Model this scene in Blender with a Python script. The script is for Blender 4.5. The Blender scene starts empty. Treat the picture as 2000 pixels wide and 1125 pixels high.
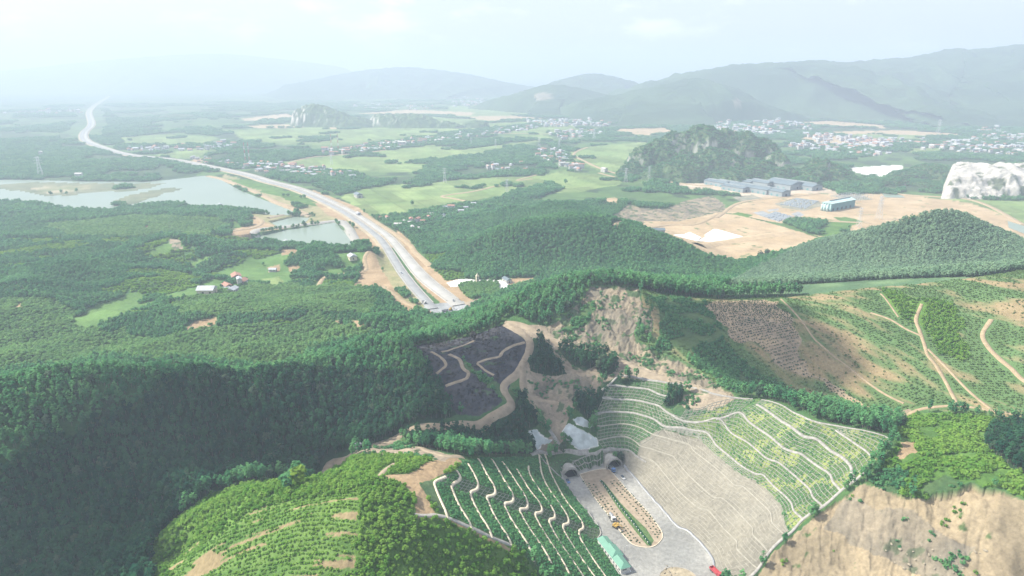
import bpy, bmesh, math, random
import numpy as np
from mathutils import Vector, Matrix

rng = np.random.default_rng(7)
random.seed(7)
R = math.radians
scene = bpy.context.scene
col = scene.collection

# ------------------------------------------------------------------ camera
CAMZ, PITCH, FPX = 250.0, 17.6, 2000 * 24 / 36
cd = bpy.data.cameras.new('camera'); cd.lens = 24; cd.sensor_width = 36
cd.clip_start = 1; cd.clip_end = 60000
cam = bpy.data.objects.new('camera', cd); col.objects.link(cam)
cam.location = (0, 0, CAMZ); cam.rotation_euler = (R(90 - PITCH), 0, 0)
scene.camera = cam
_cp, _sp = math.cos(R(PITCH)), math.sin(R(PITCH))


def ray(px, py):
    u = (np.asarray(px, float) - 1000) / FPX
    v = (562.5 - np.asarray(py, float)) / FPX
    return np.stack([u, _cp + v * _sp, -_sp + v * _cp], -1)      # y and z of fwd + v*up


def at_z(px, py, z=0.0):
    d = ray(px, py)
    t = (CAMZ - z) / (-d[..., 2])
    return d[..., 0] * t, d[..., 1] * t


def project(x, y, z):
    dz = z - CAMZ
    dep = y * _cp - dz * _sp
    up = y * _sp + dz * _cp
    return 1000 + FPX * x / dep, 562.5 - FPX * up / dep, dep


# ------------------------------------------------------------------ noise
def _hash(ix, iy, s):
    h = (ix.astype(np.int64) * 374761393 + iy.astype(np.int64) * 668265263 + s * 1442695041) & 0x7fffffff
    h = ((h ^ (h >> 13)) * 1274126177) & 0x7fffffff
    return ((h ^ (h >> 16)) & 0xffff) / 65535.0


def vnoise(x, y, s=0):
    x = np.asarray(x, float); y = np.asarray(y, float)
    ix = np.floor(x); iy = np.floor(y)
    fx = x - ix; fy = y - iy
    fx = fx * fx * (3 - 2 * fx); fy = fy * fy * (3 - 2 * fy)
    a = _hash(ix, iy, s); b = _hash(ix + 1, iy, s); c = _hash(ix, iy + 1, s); d = _hash(ix + 1, iy + 1, s)
    return (a + (b - a) * fx) * (1 - fy) + (c + (d - c) * fx) * fy


def fbm(x, y, s=0, o=4):
    r = 0; a = .5; t = 0
    for k in range(o):
        r = r + a * vnoise(x, y, s + 17 * k); t += a
        x, y = (x * 1.62 - y * 1.18) , (x * 1.18 + y * 1.62)
        a *= .5
    return r / t


def sstep(a, b, x):
    t = np.clip((x - a) / (b - a), 0, 1)
    return t * t * (3 - 2 * t)


def spline(P, step):
    """Catmull-Rom through the rows of P, resampled about every step metres."""
    P = np.asarray(P, float)
    Q = np.vstack([2 * P[0] - P[1], P, 2 * P[-1] - P[-2]])
    out = []
    for i in range(1, len(Q) - 2):
        n = max(2, int(np.linalg.norm(Q[i + 1][:2] - Q[i][:2]) / step) + 1)
        t = np.linspace(0, 1, n, endpoint=False)[:, None]
        a, b, c, d = Q[i - 1], Q[i], Q[i + 1], Q[i + 2]
        out.append(.5 * (2 * b + (c - a) * t + (2 * a - 5 * b + 4 * c - d) * t ** 2 + (3 * b - a - 3 * c + d) * t ** 3))
    out.append(P[-1:])
    return np.vstack(out)


def seg_dist(x, y, L):
    """distance of points to the polyline L"""
    d = np.full(np.shape(x), 1e9)
    for (ax, ay), (bx, by) in zip(L[:-1], L[1:]):
        vx, vy = bx - ax, by - ay
        t = np.clip(((x - ax) * vx + (y - ay) * vy) / (vx * vx + vy * vy + 1e-9), 0, 1)
        d = np.minimum(d, np.hypot(x - ax - t * vx, y - ay - t * vy))
    return d


def in_poly(x, y, P):
    r = np.zeros(x.shape, bool)
    m = (x >= P[:, 0].min()) & (x <= P[:, 0].max()) & (y >= P[:, 1].min()) & (y <= P[:, 1].max())
    if not m.any():
        return r
    xs, ys = x[m], y[m]
    c = np.zeros(xs.shape, bool)
    n = len(P)
    for i in range(n):
        x0, y0 = P[i]; x1, y1 = P[(i + 1) % n]
        if y0 == y1:
            continue
        k = ((y0 > ys) != (y1 > ys)) & (xs < (x1 - x0) * (ys - y0) / (y1 - y0) + x0)
        c ^= k
    r[m] = c
    return r


# ------------------------------------------------------------------ engineered slopes: bench lines at constant height (photo points)
LB = {   # cut slope on the left of the road, top bench first
 1: (64.5, [(871,924),(850,942),(852,956),(864,984),(876,1008)]),
 2: (58.0, [(892,919),(899,933),(883,954),(887,966),(902,998),(923,1029)]),
 3: (51.5, [(915,907),(934,945),(920,965),(923,977),(941,1012),(962,1047)]),
 4: (45.0, [(934,896),(951,928),(968,958),(952,975),(955,984),(976,1026),(1000,1061)]),
 5: (38.5, [(960,895),(983,935),(1003,970),(987,987),(990,998),(1011,1033),(1044,1084)]),
 6: (32.0, [(981,902),(1004,935),(1031,982),(1016,1000),(1021,1010),(1046,1050),(1077,1099)]),
 7: (25.5, [(1009,917),(1035,959),(1059,991),(1046,1008),(1053,1022),(1077,1061),(1112,1120)]),
 8: (19.0, [(1032,910),(1035,928),(1060,966),(1084,1003),(1074,1019),(1077,1031),(1109,1082),(1142,1130)]),
 9: (12.5, [(1053,891),(1060,931),(1088,977),(1111,1014),(1100,1031),(1109,1050),(1164,1130)]),
 10: (6.0, [(1063,900),(1081,935),(1109,984),(1139,1024),(1131,1042),(1140,1064),(1185,1130)]),
}
LTOE = [(1095,932),(1130,980),(1172,1035),(1168,1058),(1190,1092),(1214,1130)]
RB = {   # cut slope on the right of the road and the bowl above the portals
 'B3': (8.0, [(1250,892),(1280,906),(1300,928),(1325,958),(1362,990),(1385,1000),(1412,1030),(1438,1058),(1440,1072),(1465,1098),(1480,1110)]),
 'B2': (14.0, [(1168,862),(1188,857),(1210,854),(1226,856),(1240,862),(1252,869),(1275,877),(1312,891),(1322,900),(1350,932),(1390,967),(1412,975),(1438,997),(1468,1030),(1472,1045),(1500,1074)]),
 'B1': (20.0, [(1166,835),(1186,831),(1210,829),(1232,831),(1252,837),(1266,844),(1282,851),(1312,860),(1345,870),(1357,882),(1400,917),(1434,946),(1453,953),(1487,983),(1504,1002),(1510,1021),(1534,1042)]),
 'R5': (26.0, [(1160,811),(1184,806),(1210,805),(1236,807),(1260,813),(1278,820),(1300,832),(1340,840),(1380,850),(1400,870),(1423,889),(1449,910),(1476,925),(1491,930),(1513,951),(1532,968),(1545,983),(1551,997),(1570,1013)]),
 'R4': (32.0, [(1176,783),(1200,781),(1226,781),(1250,784),(1270,789),(1288,795),(1310,808),(1336,818),(1380,824),(1408,828),(1430,847),(1460,866),(1494,893),(1521,906),(1544,923),(1566,942),(1581,957),(1589,972),(1608,989)]),
 'A1': (38.0, [(1186,757),(1210,756),(1240,758),(1266,762),(1286,769),(1306,775)]),
 'R3': (39.0, [(1400,808),(1442,807),(1464,825),(1498,849),(1528,872),(1551,883),(1566,889),(1593,908),(1619,927),(1627,942),(1642,959)]),
 'R2': (46.0, [(1477,789),(1502,806),(1532,828),(1566,851),(1596,862),(1623,881),(1646,896),(1661,912),(1664,925),(1673,936)]),
 'R1': (53.0, [(1632,840),(1664,862),(1691,881),(1704,896),(1707,906)]),
}
ATOP = (44.0, [(1176,748),(1200,737),(1212,733.6),(1240,735),(1280,742),(1310,748),(1340,754),(1370,762),(1400,771),(1440,777),(1470,781)])
RCREST = [(1487,781,49),(1525,791,51),(1559,810,53),(1589,823,54),(1634,832,56),(1680,840,57.5),(1729,853,58.5),(1738,864,58)]
RTOE = [(1218,914),(1238,932),(1265,965),(1295,998),(1322,1028),(1345,1040),(1375,1070),(1392,1095),(1395,1110),(1407,1130)]
EDGE = [(1738,864,58),(1707,906,53),(1673,936,46),(1642,959,39),(1608,989,32),(1570,1013,26),(1545,1040,19),(1510,1070,14),(1480,1112,8),(1455,1135,3)]

# ------------------------------------------------------------------ terrain control points: photo x, y, height (, tree height hiding the ground)
CP = [
 # wooded ridge on the left: crest
 (-150,770,66,7),(0,745,74,7),(100,725,76,7),(200,713,78,7),(300,718,76,7),(400,721,74,7),(530,725,67,7),(610,700,64,7),(700,668,62,7),(780,655,57,7),(850,655,50,8),
 (-100,850,45,0),(60,850,48,0),(150,800,55,0),(300,800,49,0),(450,800,46,0),(600,800,42,0),(700,760,44,0),(780,760,42,0),(820,800,37,0),
 (300,900,28,0),(450,880,28,0),(600,880,22,0),(700,840,29,0),(150,920,28,0),(0,960,26,0),(-150,960,30,0),
 (0,1010,12,0),(150,1000,14,0),(350,945,30,4),(250,970,22,4),(430,940,24,4),(300,1050,18,0),(100,1060,10,0),(200,1110,10,0),(0,1120,6,0),(-200,1110,8,0),(350,1110,22,0),
 (500,925,16,0),(600,925,18,0),
 # dirt road on the slope
 (640,912,20,0),(730,872,29,0),(775,855,31,0),(830,832,35,0),(900,828,37,0),(960,815,38,0),(992,797,40,0),(985,760,45,0),(1010,730,49,0),(1022,710,51,0),(1035,670,56,0),(1000,640,60,0),(985,630,61,0),
 # burnt ground
 (830,700,50,0),(870,760,43,0),(900,700,52,0),(900,664,49,0),(950,700,51,0),(950,760,45,0),(940,655,52,0),
 # dark hollow between road and cut slope
 (850,860,30,4),(950,860,24,4),(1000,850,26,4),(1020,870,19,4),(880,880,34,0),
 (900,888,54,0),(940,893,43,0),(1000,890,28,0),(1035,890,20,0),(1064,893,11,0),
 # summit with bare scar
 (950,622,65,9),(1000,590,75,8),(1050,560,82,8),(1100,538,88,8),(1150,530,93,8),(1200,540,90,8),(1260,565,83,8),(1330,575,78,8),(1400,580,76,8),(1500,580,76,8),(1600,572,82,8),(1700,560,90,8),(1800,552,94,8),(1900,540,100,8),(2000,522,106,8),(2150,505,112,8),
 (1060,635,62,0),(1110,610,69,0),(1160,565,80,0),(1250,570,79,0),(1200,600,72,0),(1150,640,60,0),(1200,650,59,0),(1260,640,61,0),(1230,690,50,0),(1150,680,52,0),(1100,665,57,0),
 (1300,690,49,0),(1340,720,48,0),(1400,752,48,0),(1250,712,47,0),(1200,700,48,0),(1290,725,47,0),
 (1060,700,50,0),(1100,720,45,0),(1140,700,49,0),(1080,750,39,0),(1050,780,34,0),(1120,750,40,0),(1155,745,42,0),(1120,790,32,0),(1075,820,26,0),(1150,800,32,0),
 (1045,860,21,0),(1100,840,23,0),(1140,850,20,0),(1150,875,13,0),(1100,884,13,0),(1060,882,14,0),
 # gully on the far side of the lattice slope and planted slope
 (1300,640,62,0),(1350,640,63,0),(1400,650,62,0),(1340,690,51,0),(1400,710,48,0),(1480,745,42,0),(1540,765,39,0),(1600,785,37,0),(1680,808,38,0),(1750,825,40,0),
 (1450,640,65,0),(1500,690,55,0),(1560,640,68,0),(1600,700,56,0),(1650,750,47,0),(1560,720,49,0),(1700,600,77,0),(1700,680,62,0),(1760,760,49,0),(1800,700,61,0),(1800,620,75,0),(1900,600,82,0),
 (1900,680,67,0),(1900,760,53,0),(2000,580,92,0),(2000,660,76,0),(2000,750,58,0),(2100,640,84,0),(2100,780,58,0),(1950,805,50,0),(2060,830,50,0),(1850,800,47,0),
 # shrubby knoll and cut bank at lower right
 (1800,835,47,0),(1900,850,50,0),(2000,860,54,0),(2150,860,58,0),(1760,870,57,0),(1850,890,57,0),(1950,920,60,0),(2050,930,63,0),(1740,930,52,0),(1690,935,47,0),
 (1680,955,44,0),(1720,960,46,0),(1780,975,49,0),(1850,965,54,0),(1900,948,60,0),(1960,970,60,0),(2060,1000,62,0),(2200,1020,64,0),
 (1640,1000,32,0),(1700,1010,34,0),(1800,1020,40,0),(1900,1040,44,0),(2000,1060,46,0),(1600,1040,24,0),(1700,1080,25,0),(1800,1090,30,0),(1900,1110,34,0),(2050,1120,38,0),(1550,1090,14,0),(1500,1125,7,0),
 # bright hill at lower left
 (330,1035,40,2),(380,1000,46,2),(430,970,54,2),(520,945,65,2),(620,938,68,2),(700,920,66,2),(760,900,58,0),(820,893,55,0),(860,885,50,0),
 (700,890,34,0),(760,870,33,0),(800,880,44,0),(640,925,40,2),
 (600,1000,70,0),(700,980,74,0),(760,950,73,0),(820,940,69,0),(840,990,67,0),(500,1020,62,0),(420,1060,54,0),(500,1100,56,0),(600,1080,62,0),(700,1060,66,0),(800,1060,62,0),(700,1120,60,0),(900,1070,52,0),(850,1120,48,0),(950,1110,42,0),(1040,1125,28,0),(400,1120,44,0),(330,1100,34,0),
 # behind the ridge, on the plain side
 (300,655,14,0),(50,700,14,0),(150,690,13,0),(450,660,18,0),(550,690,20,0),(600,650,22,0),(720,622,28,7),(780,618,28,7),(860,632,12,7),(660,632,14,0),(560,615,14,0),(400,630,10,0),(250,620,8,0),(100,640,10,0),(-100,660,14,0),
 (100,560,14,0),(-100,560,16,0),(-150,480,14,0),(50,480,12,0),(200,500,12,0),(330,500,10,0),(420,500,6,0),(480,440,4,0),(350,440,10,0),(200,440,10,0),(0,430,12,0),(0,391,24,4),(300,394,28,4),(400,402,22,4),(230,409,12,6),(-150,400,16,0),
 (500,560,2,0),(600,560,1,0),(700,560,0,0),(450,480,3,0),(560,500,0,0),(650,500,0,0),(720,520,0,0),(300,560,8,0),(380,540,6,0),(200,550,10,0),
 (745,600,2,0),(850,616,0,0),(900,613,0,0),(820,618,3,0),(780,575,0,0),(830,600,0,0),(930,600,2,0),(880,585,0,0),(900,570,0,0),(1000,558,2,0),(960,548,2,0),(1040,545,4,0),
 # hills beyond the highway
 (850,500,6,0),(900,525,6,0),(1000,525,10,0),(880,490,14,2),(930,468,34,2),(970,452,46,1),(1020,440,53,0),(1090,430,58,0),(1150,431,57,0),(1200,442,50,0),(1260,460,42,1),(1320,479,33,2),(1380,500,23,3),(1425,522,10,3),
 (1100,480,30,0),(1200,490,24,0),(1000,485,28,0),(1080,515,10,0),(1180,525,6,0),(1300,520,8,0),(1400,540,4,0),(930,505,8,0),(860,470,2,0),
 (880,440,6,4),(940,415,16,6),(1000,402,26,3),(1060,393,32,2),(1120,389,30,2),(1180,377,28,2),(1240,370,26,2),(1300,370,22,3),(1350,378,14,4),(1130,412,6,0),(1050,416,10,0),(1180,412,14,0),(1250,395,14,0),(1330,395,9,0),(1390,388,7,0),
 (1230,425,3,0),(1300,440,1,0),(1400,420,2,0),(1340,465,0,0),(1450,460,0,0),(1550,480,0,0),(1440,505,2,0),(1600,460,0,0),
 (1500,520,16,5),(1560,488,28,3),(1640,466,48,2),(1720,447,68,1),(1780,428,84,0),(1830,416,94,-2),(1880,422,90,-1),(1940,448,74,1),(2000,478,54,4),(2100,510,30,7),
 (1600,540,28,0),(1700,530,36,0),(1800,520,44,0),(1900,520,50,0),(1500,550,24,0),(1650,510,32,0),(1780,480,56,0),
]
# world points that keep the land low outside the frame and flat out on the plain
CW = [(-500,150,20),(-300,100,10),(-150,120,40),(0,120,40),(60,180,0),(60,120,0),(80,220,0),(200,120,20),(320,100,40),(500,150,60),(-600,400,40),(-900,500,20),(700,500,90),(900,600,80),(600,250,60),(450,250,62),
      (-700,700,14),(-900,900,10),(-1100,1200,4),(-600,1250,0),(-300,1250,0),(-100,1200,0),(0,1250,0),(150,1300,4),(400,1350,0),(700,1250,0),(900,1000,4),(1100,1300,0),(750,900,10),(1100,800,30),(-130,1000,0),(-250,1000,0),(-60,850,0),(-180,900,0),(500,1100,0),(600,1000,0),(300,1150,2),(-100,1100,0),(-20,1000,4)]


def _build_rbf():
    P = []
    for c in CP:
        x, y = at_z(c[0], c[1], c[2]); P.append((x, y, c[2] - (c[3] if len(c) > 3 else 0)))
    for z, L in list(LB.values()) + list(RB.values()) + [ATOP]:
        for (a, b) in L:
            x, y = at_z(a, b, z); P.append((x, y, z))
    for (a, b) in LTOE + RTOE:
        x, y = at_z(a, b, 0); P.append((x, y, 0))
    for (a, b, z) in RCREST + EDGE:
        x, y = at_z(a, b, z); P.append((x, y, z))
    for (a, b, z) in [(1180,884,10),(1150,890,10),(1120,897,9),(1090,905,9),(1200,882,10),(1222,884,9),(1232,893,6),(1140,918,0),(1165,912,0),(1080,915,6),(1215,906,1)]:
        x, y = at_z(a, b, z); P.append((x, y, z))
    for (a, b) in [(1120,950),(1150,930),(1180,930),(1210,930),(1200,960),(1250,1000),(1180,1000),(1230,1060),(1300,1060),(1280,1110),(1350,1110)]:
        x, y = at_z(a, b, 0); P.append((x, y, 0))
    for c in CP[:10]:                                # the ridge falls away steeply behind its crest
        x, y = at_z(c[0], c[1], c[2]); D = math.hypot(x, y); z = c[2] - c[3]
        for e, dz in ((10, -1), (32, -14), (60, -32), (105, -52)):
            P.append((x * (1 + e / D), y * (1 + e / D), max(13, z + dz)))
    P += CW
    P = np.array(P, float)
    keep = [0]
    for i in range(1, len(P)):                     # drop near duplicates, they make the system stiff
        if np.min(np.hypot(*(P[keep, :2] - P[i, :2]).T)) > 1.2:
            keep.append(i)
    P = P[keep]
    n = len(P)
    s = 100.0
    A = np.zeros((n + 3, n + 3))
    A[:n, :n] = np.hypot(P[:, None, 0] - P[None, :, 0], P[:, None, 1] - P[None, :, 1]) / s
    A[:n, :n] -= np.eye(n) * .004
    A[:n, n] = 1; A[:n, n + 1] = P[:, 0] / s; A[:n, n + 2] = P[:, 1] / s
    A[n:, :n] = A[:n, n:].T
    w = np.linalg.solve(A, np.concatenate([P[:, 2], [0, 0, 0]]))
    return P, w, s


GX0, GX1, GY0, GY1, GS = -1200.0, 1300.0, 60.0, 1500.0, 3.0
HW_PX = [(871,600),(808,540),(763.5,480),(738,455),(670,410),(587,372),(525,355),(475,340),(400,324),(337,312),(249,302),(199,288),(167,274),(165,259),(179,242),(174,220),(185,206),(213,188)]
HW = spline(np.stack(at_z([p[0] for p in HW_PX], [p[1] for p in HW_PX]), -1), 12)
ROADPOLY = np.stack(at_z(*np.array([(1108,925),(1100,937)] + LTOE[1:] + [(1230,1180),(1440,1180)] + RTOE[::-1] + [(1212,906),(1178,906),(1140,918)]).T), -1)


def _near_grid():
    P, w, s = _build_rbf()
    gx = np.arange(GX0, GX1 + .1, GS); gy = np.arange(GY0, GY1 + .1, GS)
    Z = np.empty((len(gy), len(gx)))
    n = len(P)
    for j in range(len(gy)):
        r = np.hypot(gx[:, None] - P[None, :, 0], gy[j] - P[None, :, 1]) / s
        Z[j] = r @ w[:n] + w[n] + w[n + 1] * gx / s + w[n + 2] * gy[j] / s
    for _ in range(2):
        Z[1:-1] = Z[1:-1] * .5 + (Z[:-2] + Z[2:]) * .25
        Z[:, 1:-1] = Z[:, 1:-1] * .5 + (Z[:, :-2] + Z[:, 2:]) * .25
    X, Y = np.meshgrid(gx, gy)
    D = np.hypot(X, Y)
    Z *= 1 - sstep(1150, 1450, D)
    Z = np.maximum(Z, -2)
    Z = np.where(D > 800, np.maximum(Z, 0), Z)
    # folds and spurs in the wooded flanks, low undulation in the plantations behind
    fl = sstep(-20, -120, X) * sstep(300, 350, Y) * sstep(425, 345, D)
    q = fbm(X / 46. + .25 * Y / 60., Y / 150., 5, 3)
    Z += fl * 20 * (1 - np.abs(2 * q - 1) * 1.6 - .55)
    bk = sstep(470, 560, D) * sstep(1230, 1050, D) * sstep(-110, -190, X) * sstep(-760, -560, X)
    Z += bk * 42 * (fbm(X / 110., Y / 85., 8, 3) - .48)
    # flat formations under the two ends of the tunnel road
    Z *= sstep(18, 45, seg_dist(X, Y, HW))
    ip = in_poly(X.ravel(), Y.ravel(), ROADPOLY).reshape(X.shape)
    Z = np.where(ip, 0, Z)
    return Z


GZ = _near_grid()
# low wooded rises out on the plain: photo x of the middle, photo y of the crest, distance, half width, half depth
RISES = [(500,292,2150,260,140),(590,302,2050,120,90),(240,332,1900,330,110),(380,330,1820,120,60),(350,243,3700,160,140),(250,235,3800,160,140),(20,300,2500,260,140),(-20,232,3900,300,220),
         (1690,372,1560,90,50),(600,383,1330,40,25),(930,245,3500,120,60),(1830,300,2300,300,90)]
_RS = []
for (px, py, D, wx, wy) in RISES:
    d = ray(px, py); k = D / d[1]
    _RS.append((d[0] * k, d[1] * k, max(4, CAMZ + d[2] * k - 6), wx, wy))


def H0(x, y):
    x = np.asarray(x, float); y = np.asarray(y, float)
    fx = np.clip((x - GX0) / GS, 0, GZ.shape[1] - 1.001); fy = np.clip((y - GY0) / GS, 0, GZ.shape[0] - 1.001)
    ix = fx.astype(int); iy = fy.astype(int); fx = fx - ix; fy = fy - iy
    z = (GZ[iy, ix] * (1 - fx) + GZ[iy, ix + 1] * fx) * (1 - fy) + (GZ[iy + 1, ix] * (1 - fx) + GZ[iy + 1, ix + 1] * fx) * fy
    inside = (x > GX0) & (x < GX1) & (y < GY1)
    z = np.where(inside, z, 0.0)
    far = 0
    for (rx, ry, rz, wx, wy) in _RS:
        q = ((x - rx) / wx) ** 2 + ((y - ry) / wy) ** 2
        far = np.maximum(far, rz * np.exp(-q * 1.4) * (.85 + .3 * vnoise(x / 70., y / 70., 5)) * (q < 4))
    far = far * sstep(25, 90, seg_dist(x, y, HW[::4])) if np.ndim(far) else far
    return np.maximum(z, far)


def unproj(px, py, dmax=6000.0, dmin=180.0):
    """first hit of the photo ray with the ground nearer than dmax; else the point of the ray closest to it"""
    px = np.atleast_1d(np.asarray(px, float)); py = np.atleast_1d(np.asarray(py, float))
    d = ray(px, py); hl = np.hypot(d[:, 0], d[:, 1])
    ts = np.concatenate([np.arange(dmin, min(dmax, 1500), 1.0), np.geomspace(1500, 9000, 700) if dmax > 1500 else []])
    ts = ts[ts <= dmax]
    X = d[:, 0, None] / hl[:, None] * ts; Y = d[:, 1, None] / hl[:, None] * ts
    Zr = CAMZ + d[:, 2, None] / hl[:, None] * ts
    g = Zr - H0(X, Y)
    hit = g <= 0
    i = np.where(hit.any(1), hit.argmax(1), g.argmin(1))
    out = []
    for k in range(len(px)):
        a = i[k]
        if hit[k].any() and a > 0:
            f = g[k, a - 1] / (g[k, a - 1] - g[k, a] + 1e-9)
            out.append((X[k, a - 1] + f * (X[k, a] - X[k, a - 1]), Y[k, a - 1] + f * (Y[k, a] - Y[k, a - 1])))
        else:
            out.append((X[k, a], Y[k, a]))
    return np.array(out)


def dens(P, step=14):
    """photo polyline with extra points"""
    P = np.asarray(P, float); out = []
    for a, b in zip(P, np.roll(P, -1, 0)):
        n = max(1, int(np.hypot(*(b - a)) / step))
        for k in range(n):
            out.append(a + (b - a) * k / n)
    return np.array(out)
# ------------------------------------------------------------------ land cover (base colours, real but for the sunlit wood; plots, fields, bare soil)
COV = {  # name: (colour a, colour b, patch size m)
 'forest': ((.045,.105,.038), (.070,.140,.048), 18), 'sunlit_palewood': ((.070,.130,.065), (.110,.175,.085), 16), 'lightwood': ((.070,.150,.045), (.110,.195,.060), 16), 'dark': ((.016,.042,.022), (.026,.060,.026), 12), 'young': ((.075,.150,.032), (.105,.190,.042), 9),  # floor of the peaked hill's wood also carries strong sun in its colour
 'plain': ((.060,.115,.040), (.085,.150,.050), 60), 'field': ((.125,.190,.066), (.170,.230,.085), 45), 'meadow': ((.075,.150,.045), (.105,.190,.055), 18),
 'clump': ((.030,.060,.028), (.055,.095,.040), 30), 'scrub': ((.060,.130,.028), (.090,.170,.040), 10), 'scrubdark': ((.042,.090,.036), (.075,.125,.046), 9),
 'rows': ((.075,.150,.036), (.115,.195,.050), 14), 'rowsoil': ((.085,.150,.055), (.275,.200,.115), 16), 'rowbare': ((.250,.200,.138), (.345,.265,.170), 12),
 'burn': ((.030,.033,.042), (.058,.058,.064), 7), 'soil': ((.270,.195,.115), (.340,.250,.155), 14), 'sand': ((.340,.255,.155), (.395,.305,.195), 40), 'scar': ((.150,.135,.102), (.255,.210,.145), 11),
 'dirt': ((.215,.180,.135), (.310,.255,.185), 9), 'latg': ((.055,.105,.048), (.085,.130,.060), 8), 'latr': ((.070,.130,.050), (.125,.180,.060), 20), 'latb': ((.196,.186,.152), (.226,.212,.170), 14), 'latl': ((.055,.115,.045), (.085,.150,.055), 7),
 'latk': ((.052,.098,.045), (.080,.125,.058), 5), 'cut': ((.215,.178,.118), (.310,.250,.162), 26), 'cutgrey': ((.175,.155,.118), (.245,.208,.150), 12), 'paved': ((.220,.222,.208), (.300,.295,.270), 22), 'grey': ((.200,.220,.225), (.300,.310,.310), 14),
 'white': ((.560,.550,.520), (.660,.650,.620), 10), 'mud': ((.115,.140,.085), (.165,.175,.110), 40), 'bed': ((.10,.13,.11), (.13,.16,.13), 40), 'island': ((.360,.310,.220), (.140,.165,.085), 45), 'verge': ((.200,.205,.100), (.280,.250,.140), 10),
 'pad': ((.380,.310,.230), (.440,.370,.280), 30), 'litter': ((.16,.17,.13), (.27,.25,.19), 8),
}
NEAR = 640
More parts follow.
